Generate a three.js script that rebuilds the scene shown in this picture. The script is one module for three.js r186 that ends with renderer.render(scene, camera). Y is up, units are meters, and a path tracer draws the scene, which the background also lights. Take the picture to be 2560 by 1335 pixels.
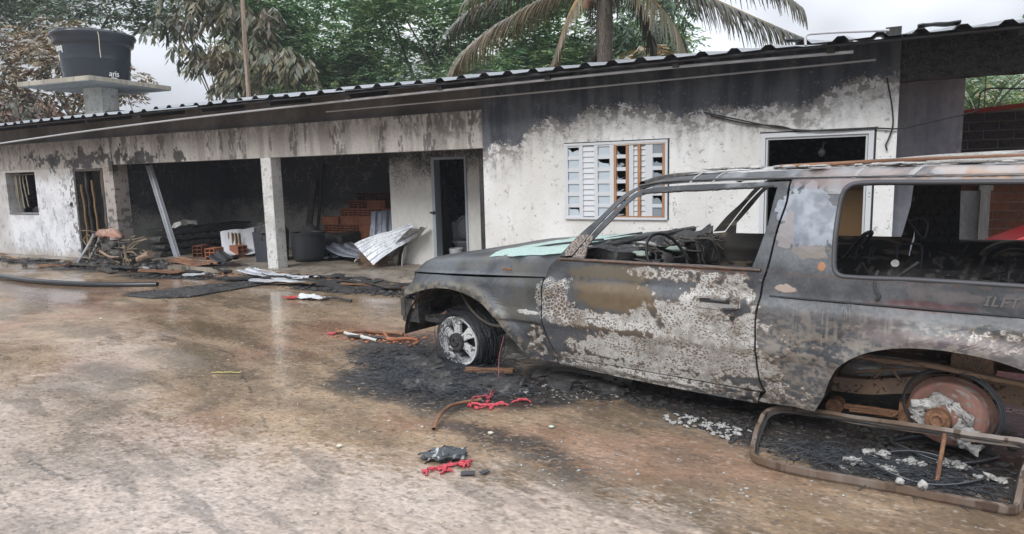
import * as THREE from 'three';
import { RoundedBoxGeometry } from 'three/addons/geometries/RoundedBoxGeometry.js';
import { TessellateModifier } from 'three/addons/modifiers/TessellateModifier.js';
import * as BGU from 'three/addons/utils/BufferGeometryUtils.js';
import { FontLoader } from 'three/addons/loaders/FontLoader.js';
import { TextGeometry } from 'three/addons/geometries/TextGeometry.js';

// ---------------------------------------------------------------- camera, sky, sun, exposure
const scene = new THREE.Scene();
const camera = new THREE.PerspectiveCamera(42.87, 1024 / 534, 0.1, 400);
camera.position.set(0, 1.6, 0);
camera.rotation.order = 'YXZ';
camera.rotation.set(THREE.MathUtils.degToRad(-7.809), THREE.MathUtils.degToRad(27.764), THREE.MathUtils.degToRad(-1.4));
scene.add(camera);
const EXPOSURE = 1.17;
const renderer = new THREE.WebGLRenderer({ antialias: true });
renderer.setSize(1024, 534);
renderer.toneMapping = THREE.LinearToneMapping;
renderer.toneMappingExposure = EXPOSURE;
renderer.shadowMap.enabled = true;
renderer.shadowMap.type = THREE.PCFSoftShadowMap;

// noise
function rng(s) { let a = s >>> 0; return () => { a = (a + 0x6D2B79F5) | 0; let t = Math.imul(a ^ (a >>> 15), 1 | a); t = (t + Math.imul(t ^ (t >>> 7), 61 | t)) ^ t; return ((t ^ (t >>> 14)) >>> 0) / 4294967296; }; }
function hsh(i, j, s) { let h = Math.imul(i, 374761393) ^ Math.imul(j, 668265263) ^ Math.imul(s + 11, 1274126177); h = Math.imul(h ^ (h >>> 13), 1103515245); h ^= h >>> 16; h = Math.imul(h, 2246822519); return ((h ^ (h >>> 15)) >>> 0) / 4294967296; }
function vn(x, y, s = 0) {
  const i = Math.floor(x), j = Math.floor(y), fx = x - i, fy = y - j, u = fx * fx * (3 - 2 * fx), v = fy * fy * (3 - 2 * fy);
  const a = hsh(i, j, s), b = hsh(i + 1, j, s), c = hsh(i, j + 1, s), d = hsh(i + 1, j + 1, s);
  return a + (b - a) * u + (c - a) * v + (a - b - c + d) * u * v;
}
function fbm(x, y, o = 4, s = 0) { let t = 0, a = 0.5, n = 0; for (let k = 0; k < o; k++) { t += a * vn(x, y, s + k * 17); n += a; a *= 0.5; x = x * 2.03 + 3.1; y = y * 2.03 + 1.7; } return t / n; }
const WO = [0, 0];
function worley(x, y, s = 0) {
  const i = Math.floor(x), j = Math.floor(y); let f1 = 9, f2 = 9;
  for (let a = -1; a < 2; a++) for (let b = -1; b < 2; b++) {
    const dx = i + a + hsh(i + a, j + b, s) - x, dy = j + b + hsh(i + a, j + b, s + 5) - y, d = dx * dx + dy * dy;
    if (d < f1) { f2 = f1; f1 = d; } else if (d < f2) f2 = d;
  }
  WO[0] = Math.sqrt(f1); WO[1] = Math.sqrt(f2); return WO;
}
const cl = (x, a = 0, b = 1) => x < a ? a : x > b ? b : x;
const ss = (a, b, x) => { const t = cl((x - a) / (b - a)); return t * t * (3 - 2 * t); };
const mx = (a, b, t) => [a[0] + (b[0] - a[0]) * t, a[1] + (b[1] - a[1]) * t, a[2] + (b[2] - a[2]) * t];
const mul = (a, k) => [a[0] * k, a[1] * k, a[2] * k];
const lerpTable = (T, x) => { if (x <= T[0][0]) return T[0][1]; for (let k = 1; k < T.length; k++) if (x <= T[k][0]) { const a = T[k - 1], b = T[k]; return a[1] + (b[1] - a[1]) * (x - a[0]) / (b[0] - a[0]); } return T[T.length - 1][1]; };

// overcast sky, brighter overhead, with soft cloud structure
{
  const w = 512, h = 256, d = new Float32Array(w * h * 4);
  for (let j = 0; j < h; j++) for (let i = 0; i < w; i++) {
    const el = (j + 0.5) / h * Math.PI - Math.PI / 2, az = i / w * Math.PI * 2;
    const up = Math.max(0, Math.sin(el));
    const cx = Math.cos(az) * Math.cos(el) / (up + 0.35), cz = Math.sin(az) * Math.cos(el) / (up + 0.35);
    const c = fbm(cx * 1.5 + 7, cz * 1.5 + 4, 5, 3);
    let L = (0.50 + 1.45 * up) * (0.52 + 0.98 * ss(0.25, 0.75, c));
    let col = [L * 0.93, L * 0.975, L * 1.06];
    if (el < 0) col = mx(col, [0.16, 0.135, 0.11], ss(0, 0.06, -el));
    const k = (j * w + i) * 4; d[k] = col[0]; d[k + 1] = col[1]; d[k + 2] = col[2]; d[k + 3] = 1;
  }
  const t = new THREE.DataTexture(d, w, h, THREE.RGBAFormat, THREE.FloatType);
  t.mapping = THREE.EquirectangularReflectionMapping; t.magFilter = THREE.LinearFilter; t.minFilter = THREE.LinearFilter; t.wrapS = THREE.RepeatWrapping; t.needsUpdate = true;
  scene.background = t; scene.environment = t;
}
const sun = new THREE.DirectionalLight(new THREE.Color(1, 0.985, 0.965), 1.5);
sun.position.set(-7, 17, 14); sun.target.position.set(-4, 0, -7); sun.castShadow = true; sun.shadow.radius = 40;
sun.shadow.mapSize.set(2048, 2048); Object.assign(sun.shadow.camera, { left: -26, right: 26, top: 20, bottom: -20, near: 1, far: 70 });
scene.add(sun, sun.target);

// ---------------------------------------------------------------- helpers
const used = {};
const numbered = n => { const k = used[n] = (used[n] ?? -1) + 1; return k ? `${n}_${String(k).padStart(3, '0')}` : n; };
function tag(o, label, category, group, kind) { o.userData.label = label; if (category) o.userData.category = category; if (group) o.userData.group = group; if (kind) o.userData.kind = kind; return o; }
function thing(name, label, category, pos = [0, 0, 0], turn = 0, group) { const g = new THREE.Group(); g.name = numbered(name); g.position.set(...pos); g.rotation.y = turn; tag(g, label, category, group); scene.add(g); return g; }
function mesh(name, geo, mat, parent = scene) { const m = new THREE.Mesh(geo, mat); m.name = parent === scene ? numbered(name) : name; m.castShadow = m.receiveShadow = true; parent.add(m); return m; }
function sub(name, parent) { const g = new THREE.Group(); g.name = name; parent.add(g); return g; }
function structure(name, geo, mat, label) { const m = mesh(name, geo, mat); m.userData.kind = 'structure'; if (label) m.userData.label = label; return m; }
const V3 = (x, y, z) => new THREE.Vector3(x, y, z);
const box = (w, h, d, x = 0, y = 0, z = 0) => new THREE.BoxGeometry(w, h, d).translate(x, y, z);
const span = (x0, x1, y0, y1, z0, z1) => box(x1 - x0, y1 - y0, z1 - z0, (x0 + x1) / 2, (y0 + y1) / 2, (z0 + z1) / 2);
const rbox = (w, h, d, r = 0.01, x = 0, y = 0, z = 0) => new RoundedBoxGeometry(w, h, d, 2, r).translate(x, y, z);
const tube = (pts, r, seg = 0, rad = 6, closed = false) => new THREE.TubeGeometry(new THREE.CatmullRomCurve3(pts.map(p => V3(...p)), closed, 'centripetal'), seg || pts.length * 5, r, rad, closed);
const bar = (a, b, r, rad = 6) => { const A = V3(...a), B = V3(...b), L = A.distanceTo(B), g = new THREE.CylinderGeometry(r, r, L, rad); g.applyQuaternion(new THREE.Quaternion().setFromUnitVectors(V3(0, 1, 0), B.clone().sub(A).normalize())); g.translate((A.x + B.x) / 2, (A.y + B.y) / 2, (A.z + B.z) / 2); return g; };
const plank = (a, b, w, t, roll = 0) => { const A = V3(...a), B = V3(...b), L = A.distanceTo(B), g = new THREE.BoxGeometry(w, L, t); g.rotateY(roll); g.applyQuaternion(new THREE.Quaternion().setFromUnitVectors(V3(0, 1, 0), B.clone().sub(A).normalize())); g.translate((A.x + B.x) / 2, (A.y + B.y) / 2, (A.z + B.z) / 2); return g; };
function merge(list) { const L = list.map(g => { const n = g.index ? g.toNonIndexed() : g.clone(); for (const k of Object.keys(n.attributes)) if (!['position', 'normal', 'uv'].includes(k)) n.deleteAttribute(k); return n; }); return BGU.mergeGeometries(L); }
function shapeOf(pts, holes = []) { const s = new THREE.Shape(pts.map(p => new THREE.Vector2(p[0], p[1]))); for (const h of holes) s.holes.push(new THREE.Path(h.map(p => new THREE.Vector2(p[0], p[1])))); return s; }
const rect = (x0, x1, y0, y1) => [[x0, y0], [x1, y0], [x1, y1], [x0, y1]];
function slab(pts, holes, depth, z1) { const g = new THREE.ExtrudeGeometry(shapeOf(pts, holes), { depth, bevelEnabled: false }); g.translate(0, 0, z1 - depth); return g; }   // front face at z1
function uvXY(g, x0, x1, y0, y1, ax = 'x', ay = 'y') { const p = g.attributes.position, n = p.count, uv = new Float32Array(n * 2); const X = { x: 0, y: 1, z: 2 }; for (let i = 0; i < n; i++) { uv[2 * i] = (p.array[3 * i + X[ax]] - x0) / (x1 - x0); uv[2 * i + 1] = (p.array[3 * i + X[ay]] - y0) / (y1 - y0); } g.setAttribute('uv', new THREE.BufferAttribute(uv, 2)); return g; }
function uvBox(g, s = 1) { const p = g.attributes.position, n = g.attributes.normal, uv = new Float32Array(p.count * 2); for (let i = 0; i < p.count; i++) { const x = p.getX(i), y = p.getY(i), z = p.getZ(i), a = Math.abs(n.getX(i)), b = Math.abs(n.getY(i)), c = Math.abs(n.getZ(i)); const q = a > b && a > c ? [z, y] : b > c ? [x, z] : [x, y]; uv[2 * i] = q[0] / s; uv[2 * i + 1] = q[1] / s; } g.setAttribute('uv', new THREE.BufferAttribute(uv, 2)); return g; }
function turnUV(g, zf, w) { const p = g.attributes.position, t = g.attributes.uv; for (let i = 0; i < p.count; i++) t.setX(i, t.getX(i) + (p.getZ(i) - zf) / w); return g; }   // lets a wall's texture run round into its reveals
// roughen: move vertices by noise, for bent and burnt things
function crumple(g, amp, freq, seed = 1) { const p = g.attributes.position; for (let i = 0; i < p.count; i++) { const x = p.getX(i), y = p.getY(i), z = p.getZ(i); p.setXYZ(i, x + amp * (fbm(y * freq + 5, z * freq + x * freq, 3, seed) - 0.5), y + amp * (fbm(x * freq + 9, z * freq - y * freq, 3, seed + 40) - 0.5), z + amp * (fbm(x * freq + 2, y * freq + z * freq, 3, seed + 80) - 0.5)); } g.computeVertexNormals(); return g; }
function lump(rx, ry, rz, amp, freq, seed, det = 3) { let g = new THREE.IcosahedronGeometry(1, det); g.deleteAttribute('uv'); g.deleteAttribute('normal'); g = BGU.mergeVertices(g, 1e-4); const p = g.attributes.position; for (let i = 0; i < p.count; i++) { const x = p.getX(i), y = p.getY(i), z = p.getZ(i), k = 1 + amp * (fbm(x * freq + seed * 3.7 + z * 2.1 * freq, y * freq + seed - z * freq, 3, seed) - 0.5) * 2; p.setXYZ(i, x * k * rx, y * k * ry, z * k * rz); } g.setAttribute('uv', new THREE.BufferAttribute(new Float32Array(p.count * 2), 2)); g.computeVertexNormals(); return uvXY(g, 0, 1, 0, 1); }

// ---------------------------------------------------------------- textures
const LUT = new Uint8Array(4097); for (let i = 0; i <= 4096; i++) { const l = i / 4096; LUT[i] = Math.round(255 * (l <= 0.0031308 ? 12.92 * l : 1.055 * Math.pow(l, 1 / 2.4) - 0.055)); }
function texture(w, h, fn, srgb = true, wrap = THREE.ClampToEdgeWrapping) {
  const d = new Uint8Array(w * h * 4);
  for (let j = 0; j < h; j++) for (let i = 0; i < w; i++) {
    const c = fn((i + 0.5) / w, (j + 0.5) / h), k = (j * w + i) * 4;
    if (srgb) for (let q = 0; q < 3; q++) d[k + q] = LUT[Math.round(cl(c[q]) * 4096)];
    else { const v = Math.round(255 * cl(c)); d[k] = d[k + 1] = d[k + 2] = v; }
    d[k + 3] = 255;
  }
  const t = new THREE.DataTexture(d, w, h); t.magFilter = THREE.LinearFilter; t.minFilter = THREE.LinearMipmapLinearFilter; t.generateMipmaps = true; t.wrapS = t.wrapT = wrap; if (srgb) t.colorSpace = THREE.SRGBColorSpace; t.needsUpdate = true; return t;
}
// tileable fbm
function tfbm(u, v, n, o, s) { let t = 0, a = 0.5, m = 0; for (let k = 0; k < o; k++) { const N = n << k, x = u * N, y = v * N, i = Math.floor(x), j = Math.floor(y), fx = x - i, fy = y - j, p = fx * fx * (3 - 2 * fx), q = fy * fy * (3 - 2 * fy); const H = (a2, b2) => hsh(((a2 % N) + N) % N, ((b2 % N) + N) % N, s + k * 31); const A = H(i, j), B = H(i + 1, j), C = H(i, j + 1), D = H(i + 1, j + 1); t += a * (A + (B - A) * p + (C - A) * q + (A - B - C + D) * p * q); m += a; a *= 0.55; } return t / m; }
const RP = THREE.RepeatWrapping;
const bumpFine = texture(512, 512, (u, v) => tfbm(u, v, 16, 5, 1), false, RP);
const bumpRipple = texture(1024, 1024, (u, v) => { const a = tfbm(u, v, 24, 4, 5), b = tfbm(u, v, 7, 3, 9); return 0.6 * a + 0.4 * b; }, false, RP);
const mottle = (a, b, n, s, c) => texture(512, 512, (u, v) => { const t = tfbm(u, v, n, 5, s), q = tfbm(u, v, n * 6, 3, s + 50); let r = mx(a, b, ss(0.3, 0.7, t)); if (c) r = mx(r, c, ss(0.58, 0.7, q)); return mul(r, 0.8 + 0.4 * q); }, true, RP);
const rep = (t, x, y) => { const c = t.clone(); c.repeat.set(x, y); c.needsUpdate = true; return c; };
const col = (r, g, b) => new THREE.Color().setRGB(r, g, b);
const std = (o) => new THREE.MeshStandardMaterial({ side: THREE.DoubleSide, roughness: 0.8, ...o });
const T = {
  rust: mottle([0.16, 0.075, 0.04], [0.27, 0.14, 0.075], 5, 21, [0.07, 0.045, 0.035]),
  paleRust: mottle([0.26, 0.19, 0.14], [0.36, 0.24, 0.16], 5, 23, [0.10, 0.07, 0.05]),
  char: mottle([0.012, 0.012, 0.013], [0.045, 0.043, 0.042], 6, 25, [0.085, 0.08, 0.075]),
  ash: mottle([0.28, 0.27, 0.255], [0.50, 0.485, 0.46], 7, 27, [0.11, 0.105, 0.1]),
  zinc: mottle([0.44, 0.455, 0.485], [0.62, 0.635, 0.665], 4, 29, [0.34, 0.35, 0.37]),
  clay: mottle([0.30, 0.105, 0.05], [0.42, 0.165, 0.085], 5, 33, [0.24, 0.10, 0.06]),
  concrete: mottle([0.50, 0.495, 0.465], [0.66, 0.655, 0.625], 5, 35, [0.36, 0.35, 0.33]),
  wood: texture(256, 512, (u, v) => { const g = tfbm(u, v * 0.25, 32, 3, 41); return mul(mx([0.16, 0.10, 0.055], [0.33, 0.22, 0.12], g), 1); }, true, RP),
  bark: mottle([0.10, 0.085, 0.07], [0.20, 0.175, 0.145], 9, 43, [0.06, 0.05, 0.04]),
  burnt: mottle([0.025, 0.024, 0.024], [0.075, 0.068, 0.06], 5, 45, [0.15, 0.12, 0.09]),
};
const M = {
  rust: std({ map: T.rust, roughness: 0.9, bumpMap: bumpFine, bumpScale: 0.002 }),
  paleRust: std({ map: T.paleRust, roughness: 0.9, bumpMap: bumpFine, bumpScale: 0.002 }),
  char: std({ map: T.char, roughness: 0.75, bumpMap: bumpFine, bumpScale: 0.004 }),
  ash: std({ map: T.ash, roughness: 0.95, bumpMap: bumpFine, bumpScale: 0.004 }),
  zinc: std({ map: T.zinc, roughness: 0.4, metalness: 0.15 }),
  clay: std({ map: T.clay, roughness: 0.9 }),
  concrete: std({ map: T.concrete, roughness: 0.9, bumpMap: bumpFine, bumpScale: 0.002 }),
  wood: std({ map: T.wood, roughness: 0.85 }),
  bark: std({ map: T.bark, roughness: 0.95, bumpMap: bumpFine, bumpScale: 0.01 }),
  burnt: std({ map: T.burnt, roughness: 0.8, bumpMap: bumpFine, bumpScale: 0.003 }),
  black: std({ color: col(0.018, 0.018, 0.019), roughness: 0.6 }),
  soot: std({ map: rep(T.char, 3, 3), roughness: 0.9 }),
  white: std({ color: col(0.60, 0.615, 0.63), roughness: 0.5 }),
  orange: std({ map: mottle([0.36, 0.17, 0.08], [0.46, 0.25, 0.13], 6, 97, [0.2, 0.12, 0.08]), roughness: 0.85 }),
  wire: std({ color: col(0.075, 0.08, 0.088), roughness: 0.35, metalness: 0.4 }),
  darkSteel: std({ color: col(0.06, 0.06, 0.065), roughness: 0.5, metalness: 0.3 }),
  red: std({ map: mottle([0.50, 0.05, 0.07], [0.62, 0.09, 0.11], 6, 95, [0.12, 0.03, 0.035]), roughness: 0.65 }),
  yellow: std({ color: col(0.50, 0.45, 0.14), roughness: 0.7 }),
};
// ---------------------------------------------------------------- ground: wet stained concrete yard
// stains of soot, oil and wet dirt, plus painted sky sheen: [x0,z0,x1,z1, radius, strength, kind]   kind 0 dark dirt, 1 soot, 2 red-brown clay wash, 3 sky reflection on the wet film, painted pale
const STAINS_AND_SHEEN = [
  [-5.9, -4.1, -4.6, -3.75, 0.336, 0.68, 0], [-5.2, -3.75, -4.2, -3.2, 0.24, 0.61, 0], [-6, -3.4, -5.2, -3.3, 0.24, 0.61, 0], [-4.6, -3.5, -3.4, -3.4, 0.16, 0.48, 0], [-5.6, -3, -4.7, -2.75, 0.16, 0.54, 0], [-6.6, -4.95, -4.4, -4.3, 0.192, 0.61, 0], [-4.9, -4.3, -3.9, -3.9, 0.192, 0.54, 0], [-7.6, -5.6, -6.6, -5.2, 0.112, 0.41, 0], [-3.6, -3.5, -2.6, -3.2, 0.16, 0.48, 0], [-2.2, -3.5, -1.2, -3.1, 0.176, 0.54, 0], [-1.4, -3.2, -0.7, -3.3, 0.12, 0.48, 0],
  [-7.2, -5.2, -6, -4.4, 0.096, 0.27, 0], [-4.4, -3.3, -3.4, -2.9, 0.112, 0.31, 0], [-4, -4.25, -3.5, -4, 0.12, 0.41, 0],
  [-12.6, -5.9, -9.6, -5.3, 0.28, 0.85, 2], [-11, -5.5, -8.2, -5.2, 0.2, 0.55, 2], [-9.4, -5.3, -7.6, -5.4, 0.12, 0.4, 2],
  [-3.9, -5, -2.6, -4.2, 0.55, 1, 1], [-3.5, -4.2, -2.1, -4.3, 0.42, 1, 1], [-3.2, -3.9, -2.5, -3.9, 0.22, 0.8, 1], [-2.2, -4.7, 1.4, -4, 0.35, 1, 1], [-2, -5.2, 1.6, -4.7, 0.55, 1, 1], [-2.6, -5.9, 1.2, -5.9, 1, 0.8, 1],
  [-2.35, -3.55, -1.5, -3.3, 0.16, 0.6, 1], [-1.9, -3.35, -1.3, -3.2, 0.12, 0.5, 1], [-0.4, -4.3, 0.9, -4.15, 0.45, 1, 1], [-0.2, -3.95, 0.8, -3.9, 0.25, 0.8, 1], [-0.8, -3.5, 0.6, -3.2, 0.096, 0.31, 0],
  [-1, -4, -0.6, -3.4, 0.096, 0.27, 0], [-1.6, -3.9, -0.9, -3.6, 0.112, 0.27, 0],
  [-17, -7.9, -13.5, -8, 0.34, 1, 1], [-13.8, -7.6, -10.2, -7.9, 0.42, 1, 1], [-11.5, -7.2, -8.6, -7.8, 0.22, 0.9, 1], [-9.4, -6.1, -8.3, -7.5, 0.3, 1, 1], [-8.4, -7.6, -6, -7.6, 0.25, 0.7, 1], [-7.4, -7.3, -5.2, -7.5, 0.18, 0.7, 1], [-7, -6.5, -5.6, -6.3, 0.08, 0.24, 0],
  [-5.2, -5.4, -3.7, -5.2, 0.35, 0.55, 2], [-4.6, -5.1, -3.6, -5.6, 0.3, 0.5, 2],
  [-3.4, -1.9, -1.2, -2.5, 0.75, 1, 3], [-5.6, -2.6, -3.4, -2.1, 0.7, 1, 3], [-6.8, -4.2, -5.2, -3, 0.5, 0.6, 3], [-2.4, -2.6, -1, -2.9, 0.4, 0.5, 3],  // pale patches painted in for sky reflected by the water film
];
const CRACKS = [[[-4.3, -2.04], [-4.0, -2.0], [-3.5, -1.97], [-3.0, -1.92]], [[-6.2, -2.0], [-5.5, -3.1], [-4.9, -3.6], [-4.4, -4.5]], [[-9.5, -4.4], [-7.2, -4.6], [-5.2, -4.25], [-3.4, -3.0]]];
function segD(px, pz, a, b, c, d) { const vx = c - a, vz = d - b, t = cl(((px - a) * vx + (pz - b) * vz) / (vx * vx + vz * vz + 1e-9)); return Math.hypot(px - a - vx * t, pz - b - vz * t); }
const GO = { c: [0, 0, 0], r: 0 };
function ground(x, z) {
  const n1 = fbm(x * 0.45, z * 0.7, 4, 101), n2 = fbm(x * 1.9, z * 3.2, 4, 111), n3 = fbm(x * 8, z * 13, 3, 121), n4 = fbm(x * 34, z * 62, 3, 131);
  let c = mx([0.195, 0.132, 0.080], [0.365, 0.268, 0.182], ss(0.32, 0.68, n1 * 0.6 + n2 * 0.4));
  c = mx(c, [0.27, 0.155, 0.105], 0.55 * ss(0.55, 0.72, fbm(x * 0.8 + 9, z * 1.1, 3, 141)));
  c = mul(c, 0.55 + 0.45 * n3 + 0.45 * n4);
  let dark = Math.max(ss(0.58, 0.70, fbm(x * 1.2 + 3, z * 2.4 + 8, 5, 151)) * 0.4, ss(0.60, 0.70, fbm((x + z) * 1.1, (z - x * 0.35) * 5.5, 5, 155)) * 0.55), soot = 0;
  const wx = x + 0.5 * (fbm(x * 2.3, z * 2.3, 4, 161) - 0.5), wz = z + 0.36 * (fbm(x * 2.3 + 5, z * 2.3, 4, 171) - 0.5);
  for (const s of STAINS_AND_SHEEN) {
    const d = segD(wx, wz, s[0], s[1], s[2], s[3]); if (d > s[4] * 1.7) continue;
    const k = s[5] * (1 - ss(s[4] * 0.2, s[4] * 1.6, d)), g = Math.min(1, k * 1.3) * ss(0.40, 0.60, n3 * 0.34 + n4 * 0.40 + n2 * 0.26 + 0.34 * k - 0.12);
    if (s[6] === 0) dark = Math.max(dark, g); else if (s[6] === 1) soot = Math.max(soot, g);
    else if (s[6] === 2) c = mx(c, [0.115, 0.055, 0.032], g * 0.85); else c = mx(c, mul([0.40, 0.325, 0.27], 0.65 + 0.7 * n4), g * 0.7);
  }
  c = mx(c, [0.072, 0.058, 0.042], dark * 0.85); c = mx(c, [0.017, 0.017, 0.018], soot * 0.93);
  for (const L of CRACKS) for (let k = 1; k < L.length; k++) { const d = segD(x + 0.05 * (n3 - 0.5), z + 0.05 * (n4 - 0.5), ...L[k - 1], ...L[k]); if (d < 0.016) c = mx(c, [0.06, 0.052, 0.045], 0.7 * ss(0.016, 0.004, d) * ss(0.42, 0.6, fbm(x * 6, z * 9, 3, 209))); }
  // grit: pale flecks and dark pits
  const h = fbm(x * 27 + 3 * n2, z * 58, 3, 191), h2 = fbm(x * 34 + 9, z * 58, 3, 201); c = mx(c, [0.085, 0.066, 0.052], 0.6 * ss(0.67, 0.75, h)); c = mul(c, 0.82 + 0.36 * fbm(x * 13, z * 42, 3, 195)); c = mx(c, [0.50, 0.45, 0.385], 0.35 * ss(0.69, 0.77, h2)); c = mul(c, 0.8 + 0.4 * vn(x * 75, z * 110, 207));
  GO.c = c; const wet = Math.max(ss(1.0, 0.6, Math.hypot((wx + 6.6) / 2.3, (wz + 6.0) / 1.5)), ss(1.0, 0.6, Math.hypot((wx + 11.5) / 3, (wz + 5.9) / 0.9)));
  GO.r = cl(0.09 - 0.06 * wet + 0.42 * (1 - 0.85 * wet) * ss(0.40, 0.68, fbm(x * 0.7 + 20, z * 1.1, 4, 181)) + 0.18 * (n3 - 0.5) + soot * 0.25, 0.05, 1);
  return GO;
}
const wrapA = { x0: -7.2, x1: 2.2, z0: -5.9, z1: -1.2 }, wrapB = { x0: -19.5, x1: 5, z0: -8.5, z1: 0 };
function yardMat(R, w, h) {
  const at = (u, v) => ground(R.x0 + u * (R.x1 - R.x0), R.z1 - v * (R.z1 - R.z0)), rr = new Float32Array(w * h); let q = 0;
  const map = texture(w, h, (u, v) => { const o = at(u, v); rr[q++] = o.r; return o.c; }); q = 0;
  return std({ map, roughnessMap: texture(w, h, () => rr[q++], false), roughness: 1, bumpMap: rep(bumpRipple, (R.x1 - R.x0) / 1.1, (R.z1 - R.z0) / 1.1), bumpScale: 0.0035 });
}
function flat(R, y) { const g = new THREE.PlaneGeometry(R.x1 - R.x0, R.z1 - R.z0).rotateX(-Math.PI / 2).translate((R.x0 + R.x1) / 2, y, (R.z0 + R.z1) / 2); return uvXY(g, R.x0, R.x1, R.z1, R.z0, 'x', 'z'); }
structure('ground', new THREE.PlaneGeometry(600, 600).rotateX(-Math.PI / 2).translate(0, -0.012, 0), std({ map: rep(mottle([0.13, 0.09, 0.06], [0.24, 0.18, 0.12], 6, 61), 300, 300), roughness: 0.7 }));
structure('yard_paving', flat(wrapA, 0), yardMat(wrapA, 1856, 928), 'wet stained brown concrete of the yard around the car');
{
  const g = new THREE.ShapeGeometry(shapeOf(rect(wrapB.x0, wrapB.x1, -wrapB.z1, -wrapB.z0), [rect(wrapA.x0, wrapA.x1, -wrapA.z1, -wrapA.z0).reverse()])).rotateX(-Math.PI / 2);
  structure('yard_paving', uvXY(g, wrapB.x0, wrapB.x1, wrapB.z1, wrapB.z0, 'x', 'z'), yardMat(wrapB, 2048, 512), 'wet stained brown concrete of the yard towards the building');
}
{
  const g = new THREE.ExtrudeGeometry(shapeOf([[-19.5, 8.05], [-13, 8.02], [-9, 8.1], [-4.9, 8.12], [-4.9, 12.2], [-19.5, 12.2]]), { depth: 0.076, bevelEnabled: true, bevelSize: 0.012, bevelThickness: 0.004, bevelSegments: 1 }); g.rotateX(-Math.PI / 2); 
  uvXY(g, 0, 1.5, 0, 1.5, 'x', 'z');
  structure('porch_floor', g, std({ map: mottle([0.21, 0.17, 0.13], [0.36, 0.31, 0.25], 4, 63, [0.08, 0.07, 0.06]), roughness: 0.45, bumpMap: bumpFine, bumpScale: 0.003 }));
}

// ---------------------------------------------------------------- the house
const ZW = -8.35;
const house = thing('burnt_house', 'long single storey white house with soot blackened upper walls and corrugated eaves', 'house');
const SOOT = [[-4.82, 1.95], [-4.41, 2.0], [-4.23, 1.97], [-4.16, 2.13], [-4.04, 2.25], [-3.75, 2.34], [-3.52, 2.27], [-3.38, 2.39], [-3.19, 2.42], [-2.76, 2.38], [-2.51, 2.4], [-2.36, 2.42], [-2.26, 2.3], [-2.06, 2.23], [-1.78, 2.29], [-1.46, 2.29], [-1.15, 2.25], [-0.96, 2.35], [-0.85, 2.36], [-0.73, 2.25], [-0.53, 2.32], [-0.33, 2.45], [0.05, 2.52], [0.25, 2.55]];
function rightWall(x, y) {
  const n = fbm(x * 5, y * 5, 5, 201), f = fbm(x * 16, y * 16, 4, 211), g = fbm(x * 60, y * 60, 2, 221);
  let c = mx([0.66, 0.645, 0.61], [0.79, 0.785, 0.765], ss(0.3, 0.6, fbm(x * 1.6, y * 1.1, 4, 231))); c = mul(c, 0.95 + 0.08 * g);
  const w = worley(x * 3.2 + 0.5 * n, y * 3.2 + 0.5 * f, 9); if (w[1] - w[0] < 0.03 && n > 0.45) c = mx(c, [0.45, 0.43, 0.4], 0.35);
  const d = y - lerpTable(SOOT, x) + 0.16 * (n - 0.5) + 0.16 * (f - 0.5) + 0.05 * (g - 0.5);
  // flaked patches where the paint has come away below the soot edge
  const flake = ss(0.50, 0.545, fbm(x * 15 + 4 + 3 * n, y * 19, 5, 241) + 0.10 * ss(-0.16, 0.0, d) - 0.02) * ss(-0.30, -0.10, d);
  c = mx(c, mx([0.13, 0.115, 0.105], [0.24, 0.22, 0.2], f), 0.85 * flake);
  const grime = ss(-0.5, -0.05, d + 0.3 * (n - 0.5)) * ss(0.4, 0.62, f) * 0.35; c = mx(c, [0.30, 0.285, 0.27], grime);
  { const sk = fbm(x * 14, y * 1.1, 4, 261), film = ss(-0.62, 0.0, d + 0.35 * (sk - 0.5)) * (0.35 + 0.65 * ss(0.35, 0.65, 0.5 * sk + 0.5 * g)); c = mx(c, [0.20, 0.195, 0.195], 0.55 * film); }
  c = mx(c, mul(mx([0.048, 0.054, 0.066], [0.115, 0.122, 0.136], ss(0.3, 0.7, 0.4 * n + 0.6 * fbm(x * 11, y * 1.1, 4, 251))), 0.85 + 0.3 * g), ss(-0.045, 0.035, d + 0.10 * (g - 0.5)));
  if (f > 0.70 && g > 0.6) c = mx(c, [0.2, 0.19, 0.18], 0.6);
  return c;
}
const matRight = std({ map: texture(1664, 936, (u, v) => rightWall(-4.82 + u * 5.06, v * 2.9)), roughness: 0.85, bumpMap: rep(bumpFine, 6, 4), bumpScale: 0.003 });
mesh('front_wall', uvXY(slab([[-4.81, 0], [0.23, 0], [0.23, 2.9], [-4.81, 2.9]], [rect(-3.57, -2.2, 0.985, 1.97), rect(-1.13, 0.04, 0.02, 1.985)], 0.2, ZW), -4.82, 0.24, 0, 2.9), matRight, house).userData.label = 'white plaster wall with a ragged soot line under the eaves';

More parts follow.
